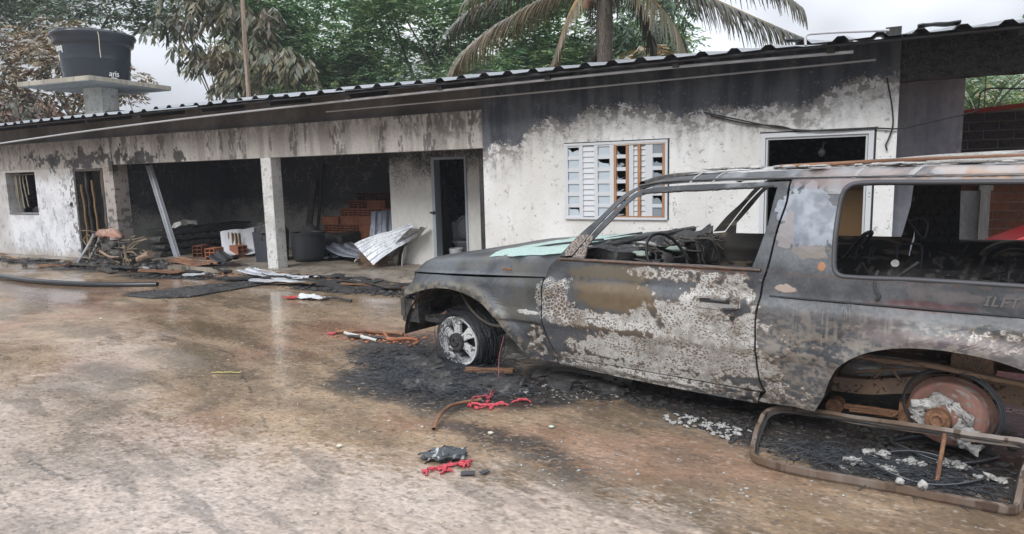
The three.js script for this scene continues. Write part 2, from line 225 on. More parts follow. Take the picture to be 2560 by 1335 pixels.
function leftWall(x, y) {
  const n = fbm(x * 4, y * 4, 5, 301), f = fbm(x * 14, y * 14, 4, 311), g = fbm(x * 50, y * 50, 2, 321), st = fbm(x * 9, y * 0.9, 4, 331);
  let c;
  if (y > 1.93) {  // beam and upper band: grey plaster, streaked
    c = mx([0.30, 0.275, 0.25], [0.46, 0.43, 0.395], ss(0.3, 0.7, st)); c = mul(c, 0.85 + 0.3 * g);
    c = mx(c, [0.21, 0.185, 0.16], 0.55 * ss(-12.5, -14.5, x) * ss(0.25, 0.6, n + 0.2));
    const fs = fbm(x * 30, y * 12, 4, 345), streak = ss(0.54, 0.66, fbm(x * 9, y * 0.9, 4, 341)) * ss(0.46, 0.58, fs); c = mx(c, [0.06, 0.057, 0.053], streak * 0.7);
    const up = ss(2.28, 2.46, y + 0.25 * (n - 0.5)); c = mx(c, [0.16, 0.145, 0.13], 0.6 * up * ss(0.4, 0.6, fs));
    const right = ss(-7.2, -5.2, x + 1.2 * (n - 0.5)) * ss(2.0, 2.3, y + 0.5 * (f - 0.5)); c = mx(c, [0.12, 0.114, 0.108], 0.75 * right * ss(0.42, 0.56, fs));
  } else {
    c = mx([0.52, 0.525, 0.54], [0.70, 0.705, 0.72], ss(0.3, 0.65, n)); c = mul(c, 0.92 + 0.14 * g);
    c = mx(c, [0.34, 0.29, 0.235], 0.8 * ss(0.28, 0.02, y + 0.2 * (n - 0.5)));
    c = mx(c, [0.33, 0.30, 0.27], ss(1.62, 1.9, y + 0.5 * (n - 0.5)) * 0.8);
    c = mx(c, [0.40, 0.375, 0.345], ss(-16.8, -17.4, x + 0.6 * (n - 0.5)) * 0.7);
    c = mx(c, [0.26, 0.20, 0.15], ss(-13.62, -13.5, x + 0.1 * (n - 0.5)) * 0.7);
    const spl = ss(0.57, 0.62, f) * ss(-15.3, -14.6, x + 0.5 * (n - 0.5)); c = mx(c, [0.10, 0.09, 0.08], spl * 0.8);
    if (fbm(x * 22, y * 10, 3, 351) > 0.70) c = mx(c, [0.25, 0.24, 0.24], 0.6);
  }
  // soot plumes over the door and window heads
  for (const [cx, cy, rx, ry] of [[-13.9, 2.06, 1.15, 0.2], [-15.3, 2.12, 0.6, 0.16], [-12.4, 2.08, 0.4, 0.16], [-11.2, 2.05, 0.25, 0.1]]) {
    const d = Math.hypot((x - cx) / rx, (y - cy) / ry) + 2.6 * (n - 0.5) + 2.2 * (f - 0.5); c = mx(c, [0.03, 0.028, 0.027], 0.9 * ss(1.05, 0.6, d));
  }
  return c;
}
const LX0 = -19.6, LX1 = -4.8;
const matLeft = std({ map: texture(2048, 640, (u, v) => leftWall(LX0 + u * (LX1 - LX0), v * 2.6)), roughness: 0.88, bumpMap: rep(bumpFine, 16, 3), bumpScale: 0.004 });
mesh('front_wall', turnUV(uvXY(slab([[-19.5, 0], [-13.23, 0], [-13.23, 2.49], [-19.5, 2.49]], [rect(-17.13, -15.97, 0.99, 1.89), rect(-14.55, -13.55, 0.02, 1.91)], 0.3, ZW), LX0, LX1, 0, 2.6), ZW, LX1 - LX0), matLeft, house).userData.label = 'scorched end wall with burnt out window and door openings';
mesh('porch_beam', uvXY(slab(rect(-13.226, -4.814, 1.966, 2.49), [], 0.24, ZW - 0.012), LX0, LX1, 0, 2.6), matLeft, house).userData.label = 'grey streaked concrete beam over the open porch bay';
mesh('pillar', uvBox(rbox(0.24, 1.888, 0.23, 0.012, -9.05, 1.022, ZW - 0.125), 1.4), M.concrete, house);
// strip of wall under the eaves, set back on the beam
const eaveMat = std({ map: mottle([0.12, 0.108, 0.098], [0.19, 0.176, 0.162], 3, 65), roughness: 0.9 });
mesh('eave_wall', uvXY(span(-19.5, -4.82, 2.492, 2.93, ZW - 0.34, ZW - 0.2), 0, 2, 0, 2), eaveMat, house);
// soot-coated inner walls: pale plaster showing through crazing lines
function innerTex(seed, edge, pale) {
  return texture(1024, 512, (u, v) => {
    const x = u * 4, y = v * 2.2, n = fbm(x * 3, y * 3, 5, seed), f = fbm(x * 15, y * 15, 4, seed + 9), w = worley(x * 4.2 + n * 1.5, y * 4.2 + f, seed + 3);
    let c = mx([0.030, 0.030, 0.032], [0.055, 0.054, 0.054], n); if (w[1] - w[0] < 0.045 && n > 0.42) c = [0.15, 0.145, 0.14];
    const k = ss(-0.30, 0.34, edge - y + 0.5 * (n - 0.5) + 0.5 * (fbm(x * 60, y * 60, 2, seed + 20) - 0.5)); return mx(c, mul(pale, 0.86 + 0.22 * f), k);
  });
}
const inSoot = std({ map: innerTex(401, 0.85, [0.30, 0.29, 0.265]), roughness: 0.9 });
const bathMat = std({ map: innerTex(431, 1.66, [0.60, 0.585, 0.55]), roughness: 0.85 });
mesh('bay_side_wall', uvXY(span(-13.55, -13.36, 0.082, 3.05, -11.4, ZW - 0.302), -11.4, -7.4, 0.08, 2.28, 'z', 'y'), inSoot, house);
mesh('bay_back_wall', uvXY(span(-13.36, -7.3, 0.082, 3.2, -11.4, -11.2), -13.4, -7.3, 0.08, 2.28), inSoot, house);
mesh('bathroom_wall', uvXY(slab([[-7.42, 0.082], [-4.82, 0.082], [-4.82, 3.0], [-7.42, 3.0]], [rect(-6.5, -5.86, 0.09, 1.86)], 0.15, -9.6), -7.42, -4.82, 0.08, 2.28), bathMat, house).userData.label = 'cream bathroom wall with soot stained top';
mesh('bathroom_side_wall', span(-7.419, -7.27, 0.082, 3.05, -11.2, -9.752), inSoot, house);
mesh('bathroom_back_wall', span(-7.27, -5.0, 0.082, 3.15, -11.4, -11.25), M.soot, house);
mesh('room_side_wall', span(-5.0, -4.812, 0.0, 3.05, -12.4, ZW - 0.202), M.soot, house);
mesh('room_back_wall', span(-4.81, 0.3, 0, 3.3, -12.4, -12.2), M.soot, house);
mesh('room_side_wall', span(0.08, 0.23, 0, 3.05, -12.2, ZW - 0.202), M.soot, house);
mesh('end_room_back_wall', span(-19.5, -13.56, 0, 3.2, -12.4, -12.2), M.soot, house);
mesh('end_room_side_wall', span(-13.75, -13.552, 0.082, 3.05, -12.2, ZW - 0.302), M.soot, house);
mesh('gable_wall', span(-19.5, -19.3, 0, 3.0, -12.2, ZW - 0.302), M.soot, house);
mesh('room_floor', span(-4.81, 0.08, 0.0, 0.05, -12.2, ZW - 0.202), M.burnt, house);
// carport at the right: recessed bluish grey wall, paler towards its lower right, and the heavy header above its opening
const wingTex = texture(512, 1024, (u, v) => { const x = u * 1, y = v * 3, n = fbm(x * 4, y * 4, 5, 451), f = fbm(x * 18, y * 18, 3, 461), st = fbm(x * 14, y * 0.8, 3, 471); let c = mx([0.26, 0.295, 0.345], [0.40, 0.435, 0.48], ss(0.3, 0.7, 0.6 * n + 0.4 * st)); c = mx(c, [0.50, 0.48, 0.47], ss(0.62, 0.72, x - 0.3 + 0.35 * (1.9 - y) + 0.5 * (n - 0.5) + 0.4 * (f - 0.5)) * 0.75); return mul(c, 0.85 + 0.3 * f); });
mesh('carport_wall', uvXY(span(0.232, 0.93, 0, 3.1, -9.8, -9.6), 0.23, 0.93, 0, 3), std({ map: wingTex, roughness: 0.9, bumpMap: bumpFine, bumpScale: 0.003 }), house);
mesh('carport_header', uvXY(crumple(new THREE.BoxGeometry(4.6, 0.46, 0.22, 60, 8, 2).translate(2.535, 2.695, ZW - 0.13), 0.03, 7, 5), 0, 1.2, 0, 0.6), M.soot, house);

// roof: corrugated sheets rising to the back
{
  const roof = sub('roof', house), pitch = THREE.MathUtils.degToRad(8.6), z0 = -7.55, y0 = 2.80, W = 0.98, R = rng(5);
  const prof = []; const P = 0.333; for (let k = 0; k < 4; k++) { const x = k * P; prof.push([x, 0], [x + 0.045, 0.042], [x + 0.105, 0.042], [x + 0.15, 0]); } const xs = prof.filter(p => p[0] <= 1.0); xs.push([1.0, 0]);
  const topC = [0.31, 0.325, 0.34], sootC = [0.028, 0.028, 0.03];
  const matS = std({ vertexColors: true, roughness: 0.45, metalness: 0.25, bumpMap: bumpFine, bumpScale: 0.001 });
  let n = 0;
  for (let x = -19.7; x < 3.6; x += 0.999, n++) {
    const dip = 0.02 * (R() - 0.5), out = 0.05 * (R() - 0.5), Ls = 6.2, pos = [], colr = [], idx = [], segs = 6, sag = 0.012 * R();
    const sooty = cl((x + 6.5) / 5.5) * 0.9;
    for (let side = 0; side < 2; side++) for (let s = 0; s <= segs; s++) for (const [px, py] of xs) {
      const t = s / segs * Ls, e = s === 0 ? 0.012 * (fbm((x + px) * 9, 3, 2, 7) - 0.5) : 0;
      pos.push(x + px + 0.0, y0 + dip + (n % 2 ? 0.006 : 0) + py + t * Math.tan(pitch) - (side ? 0.004 : 0) - sag * Math.sin(t) + e, z0 + out - t);
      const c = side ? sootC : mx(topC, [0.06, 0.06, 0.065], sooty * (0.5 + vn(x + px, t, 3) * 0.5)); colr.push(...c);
    }
    const w = xs.length, N = w * (segs + 1);
    for (let side = 0; side < 2; side++) for (let s = 0; s < segs; s++) for (let i = 0; i < w - 1; i++) { const a = side * N + s * w + i, b = a + 1, c = a + w, d = c + 1; side ? idx.push(a, c, b, b, c, d) : idx.push(a, b, c, b, d, c); }
    for (let i = 0; i < w - 1; i++) idx.push(i, i + N, i + 1, i + 1, i + N, i + 1 + N);
    const g = new THREE.BufferGeometry(); g.setAttribute('position', new THREE.Float32BufferAttribute(pos, 3)); g.setAttribute('color', new THREE.Float32BufferAttribute(colr, 3)); g.setIndex(idx); g.computeVertexNormals();
    uvXY(g, 0, 1, 0, 1, 'x', 'z'); mesh('roof_sheet', g, matS, roof);
  }
  for (let x = -19; x < 3.4; x += 1.55) mesh('rafter', plank([x, 2.745 + 0.02, z0 - 0.12], [x, 2.745 + 4.4 * Math.tan(pitch), z0 - 4.5], 0.07, 0.11), M.soot, roof);
  for (const zz of [0.1, 1.6, 3.1]) mesh('purlin', bar([-19.6, 2.765 + zz * Math.tan(pitch), z0 - zz], [4.2, 2.765 + zz * Math.tan(pitch), z0 - zz], 0.016, 8), M.darkSteel, roof);
  const railMat = std({ color: col(0.46, 0.46, 0.47), roughness: 0.55 });
  mesh('eave_rail', tube([[-16.2, 2.46, -7.72], [-13.1, 2.565, -7.72], [-10.5, 2.63, -7.72], [-7.8, 2.675, -7.72], [-4.5, 2.71, -7.72], [-1.9, 2.725, -7.72], [-0.2, 2.71, -7.72]], 0.017, 80, 8), railMat, roof);
  mesh('eave_rail', tube([[-7.4, 2.605, -8.1], [-4.1, 2.625, -8.1], [-2.0, 2.645, -8.1], [0.0, 2.665, -8.1]], 0.011, 60, 8), railMat, roof);
  mesh('roof_strap', tube([[-0.62, 2.78, -7.5], [-0.62, 2.88, -7.53], [-0.5, 2.90, -7.6], [0.1, 2.885, -7.75]], 0.013, 30, 6), railMat, roof);
  mesh('roof_flap', crumple(new THREE.BoxGeometry(0.34, 0.01, 0.2, 10, 1, 6).translate(0.5, 2.868, -7.66), 0.05, 5, 8), M.darkSteel, roof);
  mesh('roof_flap', crumple(new THREE.BoxGeometry(0.2, 0.01, 0.2, 10, 1, 6).translate(-0.72, 2.862, -7.66), 0.05, 6, 9), M.darkSteel, roof);
}

// main window: two leaves with square panes, louvred shutters and orange primer
{
  const wn = sub('window', house), X0 = -3.57, X1 = -2.2, Y1 = 1.97, Y0 = 0.985, Z = ZW + 0.03, nx = p => X0 + (p - 705) / 867 * 1.37, ny = p => Y1 - (p - 265) / 630 * 0.985;
  const fr = []; const V = (a, b, z = 0, d = 0.05) => fr.push(span(nx(a), nx(b), Y0 + 0.032, Y1 - 0.032, Z - d + z, Z + z));
  fr.push(span(X0 + 0.002, X1 - 0.002, Y1 - 0.032, Y1 - 0.002, Z - 0.1, Z + 0.006), span(X0 + 0.002, X1 - 0.002, Y0 + 0.002, Y0 + 0.032, Z - 0.1, Z + 0.006));
  for (const [a, b] of [[706.5, 738], [838, 870], [970, 1000], [1102, 1136], [1258, 1296], [1393, 1452], [1551, 1570.5]]) V(a, b, a === 1258 || a === 1393 ? -0.012 : 0);
  const rows = [[300, 370], [400, 470], [500, 570], [600, 670], [700, 768], [795, 865]];
  for (const [a, b] of [[738, 838], [1000, 1102], [1160, 1236], [1452, 1530]]) { let top = 287; for (const [r0, r1] of [...rows, [878, 878]]) { fr.push(span(nx(a), nx(b), ny(r0), ny(top), Z - 0.045, Z - 0.006)); top = r1; } }
  mesh('frame', merge(fr), M.white, wn);
  for (const [a, b] of [[1137, 1159], [1237, 1257], [1334, 1356], [1531, 1550]]) mesh('primed_edge', span(nx(a), nx(b), Y0 + 0.05, Y1 - 0.05, Z - 0.05, Z + 0.004), M.orange, wn);
  mesh('primed_edge', span(nx(1137), nx(1550), Y0 + 0.033, Y0 + 0.049, Z - 0.05, Z + 0.004), M.orange, wn);
  mesh('primed_edge', span(nx(1137), nx(1550), Y1 - 0.046, Y1 - 0.033, Z - 0.05, Z + 0.002), std({ color: col(0.6, 0.5, 0.42), roughness: 0.7 }), wn);
  const glass = new THREE.MeshPhysicalMaterial({ color: col(0.66, 0.74, 0.80), roughness: 0.08, transmission: 0.25, thickness: 0, side: THREE.DoubleSide, bumpMap: rep(bumpRipple, 3, 3), bumpScale: 0.004 });
  const dirty = new THREE.MeshPhysicalMaterial({ color: col(0.34, 0.39, 0.43), roughness: 0.25, transmission: 0.3, thickness: 0, side: THREE.DoubleSide });
  const R = rng(31); let ci = 0;
  for (const [a, b] of [[740, 838], [1002, 1100], [1161, 1235], [1454, 1529]]) {
    rows.forEach(([r0, r1], ri) => {
      const x0 = nx(a), x1 = nx(b), y0 = ny(r1), y1 = ny(r0), broken = (ci === 0 && (ri === 0 || ri === 5)) || ci === 2 || (ci === 3 && (ri === 1 || ri === 4 || ri === 2)) || (ci === 1 && ri === 1);
      if (broken) { const a = ci === 2 ? 0.15 + 0.25 * R() : 0.35 + 0.4 * R(), J = () => (R() - 0.5) * 0.03, P = [[x0, y0], [x0 + (x1 - x0) * (ci === 2 ? 0.5 * R() : 1), y0]]; for (let q = 0; q < 4; q++) P.push([x1 - (x1 - x0) * (q + 0.5) / 4 + J() * 0.5, y0 + (y1 - y0) * a + J() * 1.4]); P.push([x0, y0 + (y1 - y0) * Math.min(1, a + 0.3)]); mesh('pane', new THREE.ShapeGeometry(shapeOf(P)).translate(0, 0, Z - 0.02 - 0.002 * R()), ci > 1 ? dirty : glass, wn); return; }
      mesh('pane', new THREE.ShapeGeometry(shapeOf(rect(x0, x1, y0, y1))).translate(0, 0, Z - 0.02 - 0.002 * R()), ci > 1 ? dirty : glass, wn);
    }); ci++;
  }
  for (const [a, b, z] of [[870, 970, 0], [1296, 1334, -0.02], [1356, 1393, -0.02]]) for (let k = 0; k < 13; k++) {
    const y = ny(290 + (k + 0.5) * 44.5), g = box(nx(b) - nx(a), 0.072, 0.007).rotateX(-0.22).translate((nx(a) + nx(b)) / 2, y, Z - 0.02 + z); mesh('slat', g, M.white, wn);
  }
  mesh('shade_line', merge([span(X0 - 0.012, X1 + 0.02, Y1 + 0.001, Y1 + 0.012, ZW - 0.02, ZW + 0.003), span(X1 + 0.001, X1 + 0.013, Y0, Y1, ZW - 0.02, ZW + 0.003)]), M.black, wn);  // black strips drawn as shade along the window head and right edge
}
// main doorway
{
  const d = sub('doorway', house), x0 = -1.13, x1 = 0.04, y1 = 1.985, Z = ZW + 0.012;
  mesh('door_frame', merge([span(x0 + 0.002, x0 + 0.05, 0.05, y1 - 0.05, ZW - 0.15, Z), span(x1 - 0.075, x1 - 0.022, 0.05, y1 - 0.05, ZW - 0.15, Z), span(x0 + 0.002, x1 - 0.022, y1 - 0.05, y1 - 0.002, ZW - 0.15, Z + 0.002)]), M.white, d);
  mesh('door_frame', merge([span(x0 + 0.055, x0 + 0.075, 0.05, y1 - 0.075, ZW - 0.13, Z - 0.02), span(x1 - 0.1, x1 - 0.08, 0.05, y1 - 0.075, ZW - 0.13, Z - 0.02), span(x0 + 0.055, x1 - 0.08, y1 - 0.075, y1 - 0.053, ZW - 0.13, Z - 0.02)]), std({ color: col(0.55, 0.56, 0.57), roughness: 0.5 }), d);
  mesh('shade_line', merge([span(x1 - 0.022, x1 - 0.001, 0.05, y1, ZW - 0.12, ZW + 0.003), span(x0 - 0.01, x1 + 0.01, y1 + 0.001, y1 + 0.016, ZW - 0.03, ZW + 0.003)]), M.black, d);  // black strips standing in for shade around the doorway edge
  for (const y of [1.3, 1.26, 0.75]) mesh('hinge_screw', new THREE.SphereGeometry(0.006, 8, 6).translate(x1 - 0.045, y, Z + 0.001), M.darkSteel, d);
}
// bathroom door frame and lock
{
  const d = sub('doorway', house), c = std({ color: col(0.30, 0.335, 0.37), roughness: 0.5 });
  mesh('door_frame', merge([span(-6.53, -6.47, 0.085, 1.86, -9.75, -9.57), span(-5.885, -5.85, 0.085, 1.86, -9.75, -9.58), span(-6.53, -5.85, 1.862, 1.9, -9.75, -9.58)]), c, d);
  mesh('lock', merge([rbox(0.1, 0.03, 0.04, 0.008, -6.52, 0.98, -9.56), rbox(0.03, 0.06, 0.02, 0.006, -6.5, 0.98, -9.565)]), M.black, d);
}
// burnt window at the far end: hanging curtain strips and rod
{
  const w = sub('window', house), sm = std({ color: col(0.22, 0.19, 0.14), roughness: 0.95 });
  mesh('curtain_rod', tube([[-17.1, 1.86, -8.45], [-16.6, 1.84, -8.45], [-16.2, 1.85, -8.45], [-15.98, 1.87, -8.45]], 0.01, 20, 5), sm, w);
  for (const [x, l, b] of [[-17.02, 0.5, 0.02], [-16.83, 0.75, 0.1], [-16.72, 0.72, 0.16], [-16.58, 0.45, 0.1], [-16.98, 0.8, 0.05]]) mesh('curtain_strip', crumple(new THREE.BoxGeometry(0.035, l, 0.012, 2, 8, 1).rotateZ(b).translate(x + b * 0.4, 1.84 - l / 2, -8.48), 0.03, 8, 12), sm, w);
  mesh('sill', span(-17.13, -15.97, 0.975, 0.989, ZW - 0.28, ZW + 0.02), M.burnt, w);
  mesh('charred_heap', lump(0.5, 0.16, 0.12, 0.5, 3, 4).translate(-16.6, 1.02, -8.85), M.char, w);
}
// burnt door at the far end: charred planks still standing in the frame
{
  const d = sub('doorway', house), tan = std({ map: T.wood, color: col(0.75, 0.7, 0.6), roughness: 0.9 });
  mesh('door_frame', merge([span(-14.548, -14.48, 0.02, 1.9, ZW - 0.28, ZW + 0.01), span(-13.62, -13.552, 0.02, 1.9, ZW - 0.28, ZW + 0.01), span(-14.548, -13.552, 1.86, 1.905, ZW - 0.28, ZW + 0.012)]), M.burnt, d);
  for (const [x, a, b, w, m, z] of [[-14.38, 0.1, 1.85, 0.07, M.burnt, -8.5], [-14.25, 0.15, 1.7, 0.05, tan, -8.55], [-13.98, 0.75, 1.86, 0.09, tan, -8.6], [-13.86, 0.4, 1.86, 0.05, M.burnt, -8.55], [-13.75, 0.9, 1.84, 0.05, tan, -8.58], [-14.42, 0.1, 1.6, 0.05, tan, -8.42]]) mesh('charred_plank', crumple(new THREE.BoxGeometry(w, b - a, 0.025, 1, 14, 1).translate(x, (a + b) / 2, z), 0.06, 4, 20 + x), m, d);
  mesh('charred_heap', lump(0.42, 0.4, 0.3, 0.5, 3, 6).translate(-13.95, 0.35, -8.9), M.char, d);
}
mesh('switch_box', rbox(0.07, 0.07, 0.03, 0.006, -14.72, 1.19, ZW + 0.01), M.black, house);
// loose cables on the right wall
for (const p of [[[-1.77, 2.26], [-1.36, 2.15], [-0.88, 2.03], [-0.51, 1.985], [0.03, 1.985], [0.25, 1.97], [0.5, 2.02], [0.8, 2.08]], [[-1.7, 2.22], [-1.3, 2.11], [-0.9, 2.05], [-0.75, 2.0], [-0.6, 1.99]], [[0.11, 2.5], [0.13, 2.4], [0.17, 2.2], [0.185, 2.0], [0.15, 1.86], [0.13, 1.8], [0.145, 1.75]], [[0.8, 2.08], [0.92, 2.12], [0.95, 2.3], [1.3, 2.3], [1.8, 2.32]]])
  mesh('cable', tube(p.map(([x, y], i) => [x, y, ZW + (x > 0.3 ? 0.02 : 0.03) + 0.01 * (i % 2)]), 0.009, p.length * 8, 6), M.black, house);
mesh('bulb_holder', merge([bar([-0.5, 1.88, -8.9], [-0.52, 1.78, -8.9], 0.008), lump(0.04, 0.05, 0.04, 0.2, 3, 2, 2).translate(-0.52, 1.76, -8.9)]), M.ash, house);
// ---------------------------------------------------------------- burnt two-door off-road car
// local axes: x to the car's rear, y up, z out of the near side (z = -w, w measured inwards from the near side)
const car = thing('burnt_car', 'burnt out two door off road car with peeled blistered paint and no glass', 'car', [-2.963, 0, -4.591], -THREE.MathUtils.degToRad(10));
const WID = 2.4;
const archF = [[-0.585, 0.56], [-0.55, 0.585], [-0.48, 0.605], [-0.33, 0.65], [-0.19, 0.68], [-0.01, 0.69], [0.16, 0.665], [0.31, 0.61], [0.43, 0.53], [0.51, 0.44], [0.61, 0.34], [0.70, 0.24], [0.74, 0.21]];
const archR = [[2.77, 0.2], [2.82, 0.3], [2.85, 0.4], [2.9, 0.5], [3.0, 0.58], [3.09, 0.62], [3.21, 0.65], [3.35, 0.66], [3.49, 0.655], [3.62, 0.635], [3.75, 0.595], [3.88, 0.53], [3.98, 0.44], [4.05, 0.33], [4.1, 0.22]];
const polyD = (L, u, v) => { let d = 9; for (let k = 1; k < L.length; k++) d = Math.min(d, segD(u, v, ...L[k - 1], ...L[k])); return d; };
const vc = u => u < 0.92 ? 0.785 + (u + 0.48) / 1.4 * 0.06 : 0.845;
const PROF = [[0, 0.10], [0.2, 0.065], [0.3, 0.035], [0.44, 0.010], [0.49, 0.006], [0.505, -0.012], [0.54, -0.012], [0.60, 0], [0.775, 0.0], [0.80, 0.006], [0.838, 0.030], [0.85, 0.036], [0.93, 0.042], [1.0, 0.05], [1.2, 0.105], [1.47, 0.19], [1.52, 0.235], [1.55, 0.30], [1.572, 0.38], [1.585, 0.47]];
function sideW(u, v) {
  let w = lerpTable(PROF, v - (v > 0.7 && v < 0.95 ? vc(u) - 0.845 : 0));
  if (u < 0) w += 0.16 * u * u; if (u > 3.9) w += 0.06 * (u - 3.9) * (u - 3.9);
  if (v < 0.85) { const d = Math.min(polyD(archF, u, v), polyD(archR, u, v)); if (d < 0.12) w -= 0.034 * ss(0.12, 0.03, d); }
  w += 0.020 * (fbm(u * 2.6, v * 3.4, 3, 77) - 0.5) + 0.004 * (fbm(u * 11, v * 12, 2, 79) - 0.5);
  return w;
}
const longer = u => u + 0.2 * ss(1.5, 2.35, u) * (1 - 0.75 * ss(2.5, 2.82, u));   // the far side panels are set a little further back
const tess = new TessellateModifier(0.055, 16);
function panelGeo(pts, holes = [], far = false, wf = sideW, thick = 0.018) {
  let g = new THREE.ShapeGeometry(shapeOf(pts, holes)); g.deleteAttribute('normal'); g = tess.modify(g.toNonIndexed()); for (const k of Object.keys(g.attributes)) if (k !== 'position') g.deleteAttribute(k);
  const lay = (src, off, flip) => { const o = BGU.mergeVertices(src.clone(), 1e-4), p = o.attributes.position; for (let i = 0; i < p.count; i++) { const u = p.getX(i), v = p.getY(i), w = wf(u, v) + off; p.setZ(i, far ? -(WID - w) : -w); if (far) p.setX(i, longer(u)); } if (flip !== far) { const ix = o.index.array; for (let i = 0; i < ix.length; i += 3) { const t = ix[i]; ix[i] = ix[i + 1]; ix[i + 1] = t; } } o.computeVertexNormals(); return o; };
  const parts = [lay(g, 0, false), lay(g, thick, true)];
  for (const loop of [pts, ...holes]) {
    const pos = []; const L = []; for (let k = 0; k < loop.length; k++) { const a = loop[k], b = loop[(k + 1) % loop.length], n = Math.max(1, Math.ceil(Math.hypot(b[0] - a[0], b[1] - a[1]) / 0.05)); for (let q = 0; q < n; q++) L.push([a[0] + (b[0] - a[0]) * q / n, a[1] + (b[1] - a[1]) * q / n]); }
    for (let k = 0; k < L.length; k++) { const a = L[k], b = L[(k + 1) % L.length], wa = wf(...a), wb = wf(...b), Z = w => far ? -(WID - w) : -w; const X = u => far ? longer(u) : u, A = [X(a[0]), a[1], Z(wa)], B = [X(b[0]), b[1], Z(wb)], C = [X(a[0]), a[1], Z(wa + thick)], D = [X(b[0]), b[1], Z(wb + thick)]; pos.push(...A, ...B, ...C, ...B, ...D, ...C); }
    const r = new THREE.BufferGeometry(); r.setAttribute('position', new THREE.Float32BufferAttribute(pos, 3)); r.computeVertexNormals(); parts.push(r);
  }
  const G = BGU.mergeGeometries(parts.map(o => o.index ? o.toNonIndexed() : o)); return uvXY(G, -0.8, 4.8, 0, 1.65);
}
const rev = a => a.slice().reverse(), off = (a, dx, dy) => a.map(p => [p[0] + dx, p[1] + dy]);
